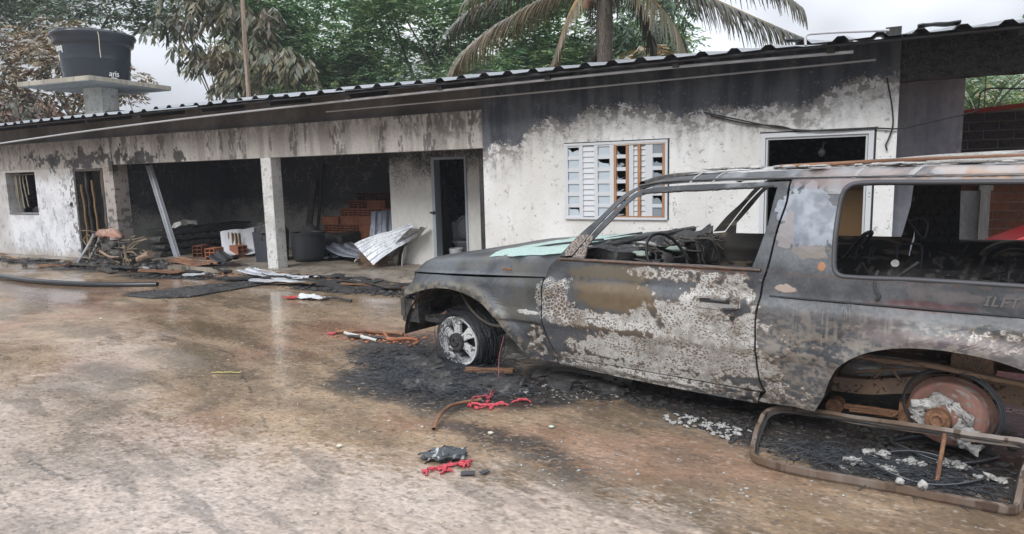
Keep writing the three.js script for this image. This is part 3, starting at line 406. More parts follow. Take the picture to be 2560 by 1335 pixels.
// burnt paint: what is left of white primer, dark scale, rust and bare steel
const bl = (u, v, cu, cv, ru, rv, n) => ss(1.25, 0.65, Math.hypot((u - cu) / ru, (v - cv) / rv) + n), bs = (u, v, cu, cv, ru, rv, n) => ss(1.05, 0.95, Math.hypot((u - cu) / ru, (v - cv) / rv) + n);
function carCol(u, v) {
  const n = fbm(u * 6, v * 7, 4, 501), f = fbm(u * 24, v * 26, 3, 511), g = fbm(u * 90, v * 90, 2, 521), e = 0.9 * (n - 0.5) + 0.5 * (f - 0.5);
  let c = mx([0.040, 0.043, 0.047], [0.085, 0.09, 0.097], ss(0.3, 0.7, n)); c = mul(c, 0.75 + 0.5 * g);
  // greenish brown film of scale on wing and bonnet
  c = mx(c, [0.10, 0.092, 0.066], 0.6 * ss(1.0, 0.5, u) * ss(0.42, 0.62, fbm(u * 5, v * 9, 4, 531)));
  c = mx(c, [0.23, 0.20, 0.155], 0.7 * (u < 1 ? ss(0.085, 0.03, polyD(archF, u, v)) * ss(0.38, 0.6, f) : 0));
  // olive-brown rust on the door
  c = mx(c, mx([0.115, 0.082, 0.045], [0.17, 0.125, 0.075], f), 0.95 * bl(u, v, 1.5, 0.755, 0.33, 0.11, e));
  c = mx(c, [0.14, 0.115, 0.075], 0.8 * bl(u, v, 1.45, 0.91, 0.35, 0.05, e)); c = mx(c, [0.12, 0.09, 0.06], 0.7 * bl(u, v, 1.6, 0.53, 0.7, 0.03, e));
  // blistered primer
  let W = Math.max(bl(u, v, 2.1, 0.64, 0.46, 0.26, e) * 0.95, bl(u, v, 1.45, 0.585, 0.55, 0.06, e) * 0.9, bl(u, v, 1.72, 0.40, 0.78, 0.11, e) * 0.9, bl(u, v, 1.0, 0.66, 0.13, 0.17, e) * 0.55, bl(u, v, 0.82, 0.36, 0.08, 0.11, e) * 0.45, bl(u, v, 1.95, 0.93, 0.4, 0.05, e) * 0.5, bl(u, v, 2.6, 0.28, 0.16, 0.06, e) * 0.3, bl(u, v, 1.7, 0.27, 0.8, 0.05, e) * 0.75, bl(u, v, 1.6, 0.2, 0.75, 0.05, e) * 0.95, bl(u, v, 0.75, 0.575, 0.12, 0.02, e) * 0.8);
  W = Math.max(W, 0.45 * bl(u, v, 3.75, 0.73, 0.4, 0.05, e * 1.3));
  { const q = ss(2.4, 2.5, u) * ss(0.86, 0.6, v), fg = fbm(u * 46, v * 60, 3, 571), fh = fbm(u * 7, v * 34, 4, 581); c = mx(c, mx([0.16, 0.135, 0.11], [0.27, 0.24, 0.205], n), 0.85 * q * ss(0.40, 0.62, 0.55 * fg + 0.45 * fh + 0.10 * (0.62 - v))); c = mx(c, [0.42, 0.385, 0.345], 0.8 * q * ss(0.54, 0.66, 0.5 * fg + 0.5 * fh) * Math.max(bl(u, v, 3.6, 0.73, 0.6, 0.08, e), 0.8 * bl(u, v, 2.62, 0.27, 0.2, 0.08, e))); }
  W *= 1 - 0.9 * bl(u, v, 1.02, 0.455, 0.12, 0.07, e); W *= 1 - bl(u, v, 1.42, 0.76, 0.24, 0.085, e); W *= 1 - 0.8 * bl(u, v, 2.32, 0.77, 0.1, 0.06, e); W *= 1 - 0.85 * ss(0.045, 0.015, Math.abs(u - 1.72 - 0.28 * (0.78 - v) * 2) + 0.03 * (n - 0.5)) * ss(0.86, 0.8, v) * ss(0.55, 0.62, v);
  if (W > 0.04) {
    const lace = bl(u, v, 1.02, 0.67, 0.2, 0.2, e), sc = 34 + 14 * (1 - lace), w = worley(u * sc + 1.3 * f, v * sc * 1.25 + 1.3 * n, 13), a = w[0], b = w[1] - w[0], hf = fbm(u * 34, v * 40, 4, 561), w3 = worley(u * 95, v * 110, 23)[0];
    const T0 = 0.72 - 0.50 * W, kf = ss(T0 - 0.05, T0 + 0.05, hf * 0.75 + 0.25 * f) * (0.35 + 0.65 * ss(0.16, 0.36, w3 + 0.3 * (W - 0.5))) * (1 - 0.92 * ss(0.10 + 0.36 * vn(u * 17, v * 19, 91), 0.04 + 0.28 * vn(u * 17, v * 19, 91), a)), kl = ss(0.26, 0.10, b + 0.3 * (f - 0.5)); const k = kf + (kl - kf) * ss(0.35, 0.6, lace);
    c = mx(c, [0.15, 0.105, 0.07], 0.75 * (1 - ss(0.2, 0.8, k)) * ss(T0 - 0.14, T0 - 0.02, hf * 0.75 + 0.25 * f));
    c = mx(c, mul(mx([0.30, 0.285, 0.255], [0.52, 0.51, 0.485], ss(0.3, 0.65, 0.5 * n + 0.5 * hf)), 0.8 + 0.35 * g), k * 0.93);
  }
  // bare steel and tan scale on the rear pillar
  const st = bs(u, v, 2.68, 1.28, 0.17, 0.18, e * 1.3); c = mx(c, mx([0.15, 0.17, 0.20], [0.28, 0.305, 0.345], ss(0.3, 0.65, 0.5 * f + 0.5 * fbm(u * 12, v * 9, 3, 599))), 0.85 * st);
  c = mx(c, mx([0.13, 0.11, 0.095], [0.21, 0.175, 0.145], f), 0.75 * bs(u, v, 2.7, 1.115, 0.13, 0.045, e * 1.6)); c = mx(c, [0.24, 0.21, 0.2], 0.7 * bs(u, v, 2.56, 1.2, 0.05, 0.12, e * 1.6));
  c = mx(c, [0.33, 0.14, 0.05], 0.85 * bs(u, v, 2.77, 1.04, 0.022, 0.028, e * 2));
  c = mx(c, [0.42, 0.33, 0.27], 0.8 * bs(u, v, 2.58, 0.895, 0.07, 0.03, e * 2));
  // roof edge: grey steel with rust towards the back
  if (v > 1.44) { c = mx(c, [0.20, 0.20, 0.205], 0.75 * ss(0.35, 0.6, n) * ss(1.4, 2.2, u)); c = mx(c, mx([0.30, 0.15, 0.07], [0.42, 0.33, 0.26], f), 0.85 * ss(0.42, 0.6, fbm(u * 5, v * 16, 4, 591)) * bl(u, v, 3.75, 1.55, 0.75, 0.06, e * 1.2)); c = mx(c, [0.34, 0.33, 0.325], 0.6 * ss(0.5, 0.62, fbm(u * 9 + 4, v * 14, 4, 595)) * ss(2.6, 3.0, u)); c = mx(c, [0.25, 0.19, 0.17], 0.6 * bl(u, v, 2.9, 1.53, 0.3, 0.06, e * 1.3)); }
  // maroon remains and vertical water streaks behind the door
  c = mx(c, [0.085, 0.030, 0.032], 0.75 * bl(u, v, 3.25, 0.865, 0.22, 0.035, e)); c = mx(c, [0.10, 0.06, 0.062], 0.5 * bl(u, v, 3.3, 0.70, 0.3, 0.04, e));
  const sk = ss(0.50, 0.66, fbm(u * 70, v * 2.2, 4, 541)) * ss(0.3, 0.6, f) * ss(2.5, 2.7, u) * ss(3.4, 3.1, u) * ss(0.54, 0.6, v) * ss(0.83, 0.74, v); c = mx(c, [0.26, 0.235, 0.195], 0.5 * sk);
  c = mx(c, [0.15, 0.12, 0.115], 0.45 * ss(2.5, 3.2, u) * ss(0.45, 0.62, fbm(u * 7, v * 13, 4, 551)) * ss(1.0, 0.95, v));
  // rust line along the waist and on the sill
  c = mx(c, [0.16, 0.075, 0.045], 0.8 * ss(0.018, 0.008, Math.abs(v - 0.985)) * ss(0.4, 0.55, f) * (u > 1 && u < 2.45 ? 1 : 0.25));
  if (v > 1 && u > 1.05 && u < 1.26 && v < 1.16) { const w = worley(u * 60, v * 60, 3); c = mx(c, [0.34, 0.26, 0.21], w[0] > 0.42 ? 0.8 : 0.1); }
  return c;
}
const carMap = texture(1856, 640, (u, v) => carCol(-0.8 + u * 5.6, v * 1.65));
const carBump = (() => { const s = carMap.image.data, d = new Uint8Array(s.length); for (let i = 0; i < s.length; i += 4) { const l = Math.min(255, (s[i] + s[i + 1] + s[i + 2]) * 0.42); d[i] = d[i + 1] = d[i + 2] = l; d[i + 3] = 255; } const t = new THREE.DataTexture(d, 1856, 640); t.magFilter = THREE.LinearFilter; t.needsUpdate = true; return t; })();   // flakes stand proud of the steel
const paint = std({ map: carMap, roughness: 0.42, metalness: 0.12, bumpMap: carBump, bumpScale: 0.004 });
const inner = std({ map: T.burnt, roughness: 0.9 });

const doorTop = [[1.115, 1.0], [1.31, 1.235], [1.47, 1.395], [1.535, 1.445], [1.61, 1.475], [1.85, 1.497], [2.2, 1.508], [2.535, 1.515]];
const doorRear = [[2.535, 1.515], [2.535, 1.40], [2.50, 1.24], [2.47, 1.01], [2.45, 0.93], [2.44, 0.84], [2.422, 0.70], [2.425, 0.56], [2.437, 0.40], [2.455, 0.31], [2.48, 0.26]];
const doorFront = [[1.0, 0.985], [0.935, 0.935], [0.895, 0.85], [0.882, 0.71], [0.886, 0.53], [0.912, 0.41], [0.965, 0.30], [0.985, 0.26]];
const doorHole = [[1.215, 0.995], [1.23, 1.09], [1.365, 1.235], [1.49, 1.375], [1.55, 1.42], [1.63, 1.445], [1.86, 1.46], [2.2, 1.47], [2.475, 1.482], [2.45, 1.27], [2.405, 1.08], [2.385, 1.01]];
const doorPts = [...rev(doorFront), ...doorTop, ...doorRear.slice(1)];
// smooth curves through traced points, so that panel edges do not show corners
const smooth = (L, n = 4) => { const c = new THREE.CatmullRomCurve3(L.map(p => V3(p[0], p[1], 0)), false, 'centripetal'); return c.getPoints((L.length - 1) * n).map(p => [p.x, p.y]); };
const sDF = smooth(doorFront), sDT = smooth(doorTop), sDR = smooth(doorRear), sAF = smooth(archF), sAR = smooth(archR);
const dPts = [...rev(sDF), ...sDT, ...sDR.slice(1)];
const fenderPts = [[-0.47, 0.772], [-0.2, 0.785], [0.3, 0.80], [0.875, 0.835], ...off(sDF.filter(p => p[1] < 0.83), -0.012, 0), [0.965, 0.21], [0.80, 0.205], ...rev(sAF), [-0.60, 0.62], [-0.55, 0.66], [-0.50, 0.71]];
const Aout = [[1.0, 1.0], [1.15, 1.16], [1.3, 1.29], [1.43, 1.42], [1.54, 1.485], [1.69, 1.535], [1.93, 1.562], [2.31, 1.575], [2.6, 1.583]];
const bodyPts = [...smooth(Aout), [3.2, 1.585], [4.4, 1.58], [4.6, 1.53], [4.68, 1.2], [4.74, 0.95], [4.76, 0.4], [4.5, 0.26], ...rev(sAR), [2.5, 0.185], [2.44, 0.185], [2.47, 0.235], ...rev(off(sDR, 0.013, 0)).slice(0, -1), [2.545, 1.528], ...rev(off(sDT, -0.004, 0.013)).slice(1)];
const quarterHole = smooth([[3.2, 0.998], [2.92, 0.99], [2.868, 0.995], [2.84, 1.02], [2.828, 1.1], [2.824, 1.25], [2.83, 1.40], [2.845, 1.46], [2.875, 1.49], [2.93, 1.5], [3.3, 1.5], [3.9, 1.495], [4.2, 1.49], [4.27, 1.45], [4.33, 1.2], [4.36, 1.06], [4.33, 1.01], [4.2, 1.0], [3.6, 1.0]], 3);

for (const far of [false, true]) {
  const mat = far ? inner : paint, FAR = far ? sub('far_side', car) : car; if (far) FAR.position.x = 0.26; const car0 = FAR;
  mesh('wing', panelGeo(fenderPts, [], far), mat, car0);
  const d = mesh('door', panelGeo(dPts, [doorHole], far), mat, car0);
  mesh('body_side', panelGeo(bodyPts, [quarterHole], far), mat, car0);
  const sg = panelGeo([[0.975, 0.255], [0.975, 0.19], [1.4, 0.175], [2.0, 0.165], [2.43, 0.165], [2.45, 0.245], [1.7, 0.252]], [], far, (u, v) => 0.055 + (v < 0.2 ? 0.03 : 0), 0.05); mesh('sill', sg, far ? inner : paint, car0);
  if (!far) {
    // handle recess, its lower cup, lock hole
    const hx = 2.185, hy = 0.785, ring = (k, s) => { const o = []; for (let q = 0; q < 28; q++) { const t = q / 28 * 6.2832, cx = Math.cos(t), cy = Math.sin(t); o.push([hx + Math.sign(cx) * Math.pow(Math.abs(cx), 0.55) * 0.145 * k, hy + Math.sign(cy) * Math.pow(Math.abs(cy), 0.6) * 0.037 * k * s]); } return o; };
    const hm = std({ color: col(0.10, 0.10, 0.105), roughness: 0.45, metalness: 0.3 });
    mesh('handle', panelGeo(ring(1.0, 1), [rev(ring(0.82, 0.9))], false, () => -0.014, 0.02), paint, d);
    mesh('handle_recess', panelGeo(ring(0.86, 0.94), [], false, () => -0.004, 0.004), std({ color: col(0.26, 0.25, 0.24), roughness: 0.6 }), d);
    mesh('handle_slot', rbox(0.19, 0.026, 0.006, 0.003, hx - 0.005, hy + 0.013, 0.006), M.black, d);
    mesh('handle_flap', rbox(0.10, 0.016, 0.012, 0.005, hx + 0.02, hy + 0.02, 0.012), hm, d);
    mesh('lock', new THREE.CylinderGeometry(0.014, 0.014, 0.02, 12).rotateX(Math.PI / 2).translate(2.29, 0.70, 0.002), M.black, d);
    // scorched rubber along the waist and torn seal along the window head
    mesh('waist_strip', tube([[1.02, 0.988, -0.035], [1.3, 0.99, -0.036], [1.8, 0.994, -0.037], [2.44, 1.0, -0.038]], 0.009, 40, 6), std({ map: T.burnt, color: col(1.8, 1.35, 1.2), roughness: 0.8 }), d);
    const sealPts = []; for (let k = 0; k <= 40; k++) sealPts.push([1.6 + k * 0.0215, 1.448 + 0.001 * k + 0.008 * (fbm(k * 0.9, 1, 3, 9) - 0.5), -0.185]); mesh('window_seal', tube(sealPts, 0.007, 80, 5), M.char, d);
    const gutter = smooth([[1.56, 1.497], [1.72, 1.522], [2.0, 1.532], [2.55, 1.535], [3.3, 1.535], [4.4, 1.532]]).map(([u, v]) => [u, v, -sideW(u, v) + 0.008]); mesh('drip_rail', tube(gutter, 0.009, 90, 6), paint, car);
  }
  // rubber channel around the rear side window
  const rr = quarterHole.map(([u, v]) => [far ? longer(u) : u, v, (far ? -(WID - sideW(u, v) - 0.01) : -sideW(u, v) - 0.01)]); mesh('window_channel', tube(rr, 0.016, 200, 6, true), far ? inner : M.darkSteel, car0);
}
// faded white lettering on the rear flank
{
  const font = await new FontLoader().loadAsync('fonts/droid/droid_sans_bold.typeface.json');
  const g = new TextGeometry('ILFT V', { font, size: 0.05, depth: 0.003, curveSegments: 3 }); g.applyMatrix4(new THREE.Matrix4().makeShear(0, 0, 0.25, 0, 0, 0)); g.translate(3.53, 0.895, -0.034);
  mesh('faded_lettering', g, std({ color: col(0.115, 0.108, 0.106), roughness: 0.7 }), car);
}
mesh('trim_groove', tube([[2.5, 0.85, -0.03], [3.0, 0.852, -0.03], [3.6, 0.854, -0.03], [4.7, 0.856, -0.06]], 0.007, 60, 5), M.black, car);
// bonnet: lofted cap with rolled edges
function loft(nu, nv, f) { const g = new THREE.PlaneGeometry(1, 1, nu, nv), p = g.attributes.position; for (let j = 0; j <= nv; j++) for (let i = 0; i <= nu; i++) { const q = f(i / nu, j / nv), k = j * (nu + 1) + i; p.setXYZ(k, q[0], q[1], q[2]); } g.computeVertexNormals(); return g; }
const hoodTop = [[-0.55, 0.81], [-0.525, 0.875], [-0.47, 0.898], [-0.36, 0.91], [-0.17, 0.928], [0.26, 0.965], [0.65, 1.0], [1.0, 1.035]];
{
  const cs = [[0, 0.0], [0.05, 0.018], [0.09, 0.35], [0.115, 0.62], [0.17, 0.84], [0.26, 0.96], [0.40, 1.0], [0.7, 0.96], [1.2, 0.95]];
  const g = loft(46, 36, (a, b) => {
    const u = -0.55 + a * 1.53, t = Math.abs(b - 0.5) * 2, s = b < 0.5 ? 1 : -1, ww = Math.pow(1 - t, 1.6) * 1.2; let k = lerpTable(cs, ww);
    const base = vc(u) + 0.002 - (u < -0.48 ? 0.0 : 0), top = lerpTable(hoodTop, u) + 0.01 * (fbm(u * 3, ww * 3, 3, 8) - 0.5);
    const w = ww + 0.03 + (u < 0 ? 0.16 * u * u : 0), v = base + (Math.max(top, base + 0.004) - base) * k; const z = s > 0 ? -w : -(WID - w); return [u, v, z];
  });
  const hm = mesh('bonnet', uvXY(g, -0.8, 4.8, 0, 1.65), paint, car);
  // wipers left lying on the bonnet and a small side lamp
  mesh('side_repeater', rbox(0.09, 0.022, 0.012, 0.006, 0.52, 0.875, -0.055), M.rust, hm);
}
mesh('wiper', tube([[0.44, 0.985, -0.42], [0.6, 1.02, -0.46], [0.8, 1.045, -0.6], [0.97, 1.06, -0.75]], 0.009, 20, 5), M.black, car);
mesh('wiper', tube([[0.62, 1.0, -1.0], [0.8, 1.03, -1.15], [0.98, 1.06, -1.4]], 0.009, 20, 5), M.black, car);
mesh('cowl', loft(6, 20, (a, b) => [0.93 + a * 0.2, 0.985 + a * 0.06 + 0.012 * Math.sin(b * 9), -0.06 - b * (WID - 0.12)]), inner, car);
// bonnet front lip, grille panel, bumper remains
mesh('grille_panel', merge([span(-0.56, -0.5, 0.5, 0.78, -WID + 0.2, -0.12), span(-0.6, -0.54, 0.62, 0.66, -WID + 0.3, -0.2)]), inner, car);
mesh('bumper_bracket', merge([crumple(new THREE.BoxGeometry(0.2, 0.2, 0.16, 8, 8, 6).translate(-0.60, 0.43, -0.18), 0.05, 7, 31), crumple(new THREE.BoxGeometry(0.10, 0.06, 0.1, 4, 3, 4).translate(-0.63, 0.585, -0.12), 0.03, 9, 33), span(-0.66, -0.6, 0.36, 0.5, -2.2, -0.26), crumple(new THREE.BoxGeometry(0.42, 0.05, 0.3, 8, 3, 6).translate(-0.5, 0.355, -0.32), 0.05, 7, 35)]), M.char, car);
mesh('tow_bracket', merge([tube([[-0.68, 0.36, -0.2], [-0.6, 0.335, -0.22], [-0.5, 0.345, -0.25], [-0.42, 0.37, -0.28], [-0.36, 0.41, -0.3]], 0.016, 24, 6), rbox(0.03, 0.07, 0.012, 0.004, -0.55, 0.49, -0.085)]), M.paleRust, car);
mesh('bumper_plate', crumple(new THREE.BoxGeometry(0.05, 0.16, 0.02, 3, 6, 2).translate(-0.695, 0.45, -0.1), 0.02, 9, 37), M.burnt, car);
// wheel housings, engine bay, floor, bulkheads
const bay = std({ map: mottle([0.03, 0.025, 0.022], [0.10, 0.075, 0.055], 4, 67, [0.16, 0.11, 0.07]), roughness: 0.9 });
mesh('front_wheel_housing', merge([loft(18, 8, (a, b) => { const t = Math.PI * (0.02 + 0.9 * a); return [-0.02 - Math.cos(t) * 0.64, 0.18 + Math.sin(t) * 0.55, -0.06 - b * 0.55]; }), span(-0.62, 0.75, 0.2, 0.72, -0.64, -0.62)]), bay, car);
mesh('rear_wheel_housing', merge([loft(18, 8, (a, b) => { const t = Math.PI * (0.03 + 0.94 * a); return [3.43 - Math.cos(t) * 0.68, 0.14 + Math.sin(t) * 0.56, -0.05 - b * 0.6]; }), span(2.75, 4.12, 0.42, 0.74, -0.67, -0.65)]), bay, car);
mesh('bulkhead', span(0.98, 1.02, 0.25, 1.0, -WID + 0.1, -0.1), inner, car);
mesh('floor', merge([span(0.7, 2.74, 0.24, 0.27, -WID + 0.12, -0.12), span(2.74, 4.6, 0.42, 0.45, -WID + 0.7, -0.7), span(2.75, 4.6, 0.66, 0.69, -WID + 0.2, -0.68)]), inner, car);
mesh('rear_panel', merge([span(4.6, 4.64, 0.3, 0.98, -WID + 0.12, -0.12)]), inner, car);
// roof skin
const roofMat = std({ map: mottle([0.30, 0.29, 0.285], [0.47, 0.46, 0.45], 5, 69, [0.16, 0.12, 0.1]), roughness: 0.7 });
mesh('roof', uvXY(loft(40, 24, (a, b) => { const u = 1.60 + a * 2.98, c = 1 - Math.pow(Math.abs(b - 0.5) * 2, 2.4); return [u, 1.572 + 0.03 * c - 0.05 * ss(0.10, 0, a) + 0.02 * (fbm(u * 2.5, b * 5, 3, 12) - 0.5) * c, -0.40 - b * (WID - 0.8)]; }), 0, 1, 0, 1, 'x', 'z'), roofMat, car);
mesh('windscreen_header', tube([[1.57, 1.50, -0.24], [1.60, 1.535, -0.5], [1.61, 1.55, -1.2], [1.60, 1.535, -1.9], [1.57, 1.5, -2.16]], 0.03, 30, 8), inner, car);
mesh('roof_rib', merge([2.2, 2.9, 3.6, 4.2].map(u => tube([[u, 1.53, -0.3], [u, 1.55, -0.8], [u, 1.555, -1.2], [u, 1.55, -1.6], [u, 1.53, -2.1]], 0.018, 16, 5))), inner, car);
// ash runs over the roof edge
for (const [u, w] of [[1.93, 0.016], [2.08, 0.014], [2.89, 0.024], [3.18, 0.034]]) mesh('ash_run', loft(2, 8, (a, b) => { const v = 1.584 - b * (u > 2.5 ? 0.055 : 0.07), uu = u + (a - 0.5) * w + b * (u > 3 ? -0.03 : -0.012); return [uu, v, -sideW(uu, Math.min(v, 1.584)) + 0.006 + (b < 0.05 ? 0 : 0)]; }), M.ash, car);
// dashboard, steering wheel, seat frames, pillars inside
mesh('dashboard', merge([crumple(new THREE.BoxGeometry(0.34, 0.26, WID - 0.5, 12, 8, 30).translate(1.22, 0.90, -WID / 2), 0.16, 5, 41), tube([[1.08, 1.015, -0.16], [1.12, 1.035, -0.7], [1.12, 1.04, -1.3], [1.12, 1.035, -2.2]], 0.028, 40, 6)]), M.char, car);
mesh('dash_wires', merge(Array.from({ length: 26 }, (_, k) => { const R = rng(900 + k), z = -0.4 - R() * 1.5; return tube([[1.25 + R() * 0.2, 0.98 + R() * 0.08, z], [1.4 + R() * 0.15, 0.94 + R() * 0.1, z - 0.1 * R()], [1.45 + R() * 0.2, 0.8 + R() * 0.2, z + 0.2 * (R() - 0.5)]], 0.006 + 0.006 * R(), 8, 4); })), M.burnt, car);
for (const [x, y, z, s] of [[1.33, 1.03, -0.75, 1], [1.42, 0.99, -0.5, 0.8], [1.5, 0.985, -0.95, 0.8], [1.3, 0.99, -1.3, 1]]) mesh('melted_lump', lump(0.09 * s, 0.03 * s, 0.07 * s, 0.5, 3, 5 + x * 3, 2).translate(x, y, z), std({ color: s < 0.9 ? col(0.30, 0.36, 0.30) : col(0.36, 0.36, 0.34), roughness: 0.7 }), car);
{
  const sw = sub('steering_wheel', car); sw.position.set(1.60, 0.955, -0.58); sw.rotation.set(0, Math.PI / 2 - 0.25, 0); const k = sub('wheel_rim', sw);
  const ringG = new THREE.TorusGeometry(0.205, 0.011, 8, 48).rotateX(-0.5); mesh('rim', ringG, M.black, sw); sw.remove(k);
  mesh('spokes', merge([bar([-0.2, 0, 0], [0.2, 0, 0], 0.011), bar([0, 0, 0], [0.05, -0.19, 0], 0.011), lump(0.06, 0.05, 0.03, 0.3, 3, 3, 2)]).rotateX(-0.5), M.char, sw);
}
function seat(x, z, back) {
  const s = sub('seat_frame', car), m = M.char;
  mesh('cushion_frame', merge([bar([x, 0.5, z - 0.25], [x + 0.5, 0.47, z - 0.25], 0.016), bar([x, 0.5, z + 0.25], [x + 0.5, 0.47, z + 0.25], 0.016), crumple(new THREE.BoxGeometry(0.5, 0.1, 0.5, 6, 2, 6).translate(x + 0.25, 0.42, z), 0.08, 6, 51)]), m, s);
  mesh('back_frame', tube([[x + 0.5, 0.48, z - 0.24], [x + 0.5 + back * 0.5, 0.8, z - 0.23], [x + 0.5 + back, 1.06, z - 0.2], [x + 0.5 + back, 1.08, z], [x + 0.5 + back, 1.06, z + 0.2], [x + 0.5 + back * 0.5, 0.8, z + 0.23], [x + 0.5, 0.48, z + 0.24]], 0.016, 60, 6), m, s);
  mesh('springs', merge(Array.from({ length: 8 }, (_, k) => tube([[x + 0.5 + back * (0.1 + k * 0.1), 0.52 + k * 0.065, z - 0.22], [x + 0.53 + back * (0.1 + k * 0.1), 0.5 + k * 0.065, z - 0.07], [x + 0.5 + back * (0.1 + k * 0.1), 0.54 + k * 0.065, z + 0.08], [x + 0.5 + back * (0.1 + k * 0.1), 0.52 + k * 0.065, z + 0.22]], 0.007, 12, 4))), m, s);
}
seat(1.85, -0.65, 0.32); seat(1.85, -1.75, 0.34); seat(2.95, -1.2, 0.3);
mesh('head_restraint', tube([[3.02, 0.92, -1.0], [3.01, 1.07, -1.0], [3.03, 1.085, -1.0], [3.12, 1.085, -1.05], [3.14, 1.07, -1.05], [3.14, 0.9, -1.05]], 0.008, 40, 6), M.darkSteel, car);
mesh('belt_anchor', tube([[3.13, 1.255, -1.05], [3.07, 1.235, -1.0], [3.10, 1.19, -1.0], [3.15, 1.13, -1.02], [3.165, 1.22, -1.05]], 0.006, 40, 6, true), M.darkSteel, car);
mesh('debris_heap', lump(0.7, 0.2, 0.5, 0.6, 4, 9, 4).translate(3.2, 0.78, -1.2), M.char, car);
mesh('debris_sticks', merge(Array.from({ length: 40 }, (_, k) => { const R = rng(700 + k), x = 2.75 + R() * 0.9, z = -0.45 - R() * 1.3; return bar([x, 0.74 + R() * 0.1, z], [x + (R() - 0.3) * 0.5, 0.85 + R() * 0.2, z + (R() - 0.5) * 0.4], 0.006 + 0.01 * R(), 5); })), M.char, car);
mesh('white_cap', new THREE.CylinderGeometry(0.022, 0.022, 0.006, 20).rotateX(1.2).translate(3.08, 1.03, -0.45), M.ash, car);
mesh('chain', tube([[3.04, 1.02, -0.15], [3.045, 0.98, -0.055], [3.05, 0.94, -0.03], [3.075, 0.90, -0.024], [3.06, 0.88, -0.024]], 0.008, 24, 5), M.char, car);
mesh('speaker_ring', merge([new THREE.TorusGeometry(0.17, 0.018, 8, 36).scale(1.3, 0.9, 1).translate(3.62, 0.86, -WID + 0.2), new THREE.TorusGeometry(0.11, 0.01, 8, 30).scale(1.3, 0.9, 1).translate(3.62, 0.86, -WID + 0.19)]), M.burnt, car);
mesh('far_pillar_lining', loft(8, 8, (a, b) => [2.95 + a * 0.3, 0.98 + b * 0.5, -WID + 0.14 + 0.16 * b]), M.soot, car);
// underbody: chassis rail, spring, axle, body mount
const rail = std({ map: T.paleRust, roughness: 0.9, bumpMap: bumpFine, bumpScale: 0.002 });
{
  const c = smooth([[2.74, 0.285], [2.95, 0.30], [3.15, 0.345], [3.35, 0.40], [3.55, 0.415], [3.8, 0.37], [4.2, 0.34], [4.6, 0.35]]);
  const lo = smooth([[2.74, 0.205], [2.95, 0.215], [3.15, 0.255], [3.35, 0.30], [3.55, 0.31], [3.8, 0.265], [4.2, 0.235], [4.6, 0.245]]);
  const g = new THREE.ExtrudeGeometry(shapeOf([...lo, ...rev(c)]), { depth: 0.07, bevelEnabled: true, bevelSize: 0.006, bevelThickness: 0.006, bevelSegments: 2 }); g.translate(0, 0, -0.55); mesh('chassis_rail', uvXY(g, 0, 0.6, 0, 0.6), rail, car);
  mesh('rail_hole', new THREE.CylinderGeometry(0.032, 0.032, 0.006, 18).rotateX(Math.PI / 2).translate(3.52, 0.375, -0.473), M.black, car);
  mesh('bush', new THREE.TorusGeometry(0.045, 0.02, 8, 20).scale(1.2, 0.8, 1).translate(3.8, 0.33, -0.47), M.paleRust, car);
}
mesh('chassis_rail', span(0.75, 2.8, 0.2, 0.28, -0.6, -0.5), M.burnt, car);
mesh('leaf_spring', merge([0, 1, 2].map(k => tube([[2.78 + k * 0.05, 0.135 - k * 0.012, -0.42], [3.0, 0.145 - k * 0.013, -0.42], [3.3, 0.15 - k * 0.013, -0.42]], 0.014, 14, 4))), M.rust, car);
mesh('spring_eye', new THREE.CylinderGeometry(0.05, 0.05, 0.09, 16).rotateX(Math.PI / 2).translate(2.8, 0.13, -0.42), M.rust, car);
mesh('shackle', merge([box(0.06, 0.13, 0.1, 3.18, 0.16, -0.42), bar([3.12, 0.13, -0.4], [3.24, 0.26, -0.42], 0.01)]), M.rust, car);
mesh('body_mount', crumple(new THREE.BoxGeometry(0.2, 0.14, 0.14, 6, 5, 4).translate(3.48, 0.50, -0.5), 0.04, 8, 55), M.paleRust, car);
mesh('brake_pipe', tube([[2.85, 0.47, -0.4], [3.1, 0.47, -0.35], [3.3, 0.49, -0.3], [3.6, 0.46, -0.3], [4.0, 0.44, -0.3]], 0.018, 30, 6), M.paleRust, car);
mesh('pipe_clip', tube([[3.0, 0.33, -0.45], [3.08, 0.42, -0.42], [3.14, 0.34, -0.44]], 0.01, 16, 5), M.paleRust, car);
mesh('brake_pipe', tube([[2.9, 0.36, -0.42], [3.1, 0.41, -0.4], [3.3, 0.44, -0.4]], 0.008, 16, 5), M.paleRust, car);
mesh('rear_axle', merge([bar([3.40, 0.25, -0.3], [3.40, 0.22, -2.1], 0.05, 12), lump(0.16, 0.15, 0.16, 0.1, 2, 4, 3).translate(3.40, 0.23, -1.2)]), M.rust, car);
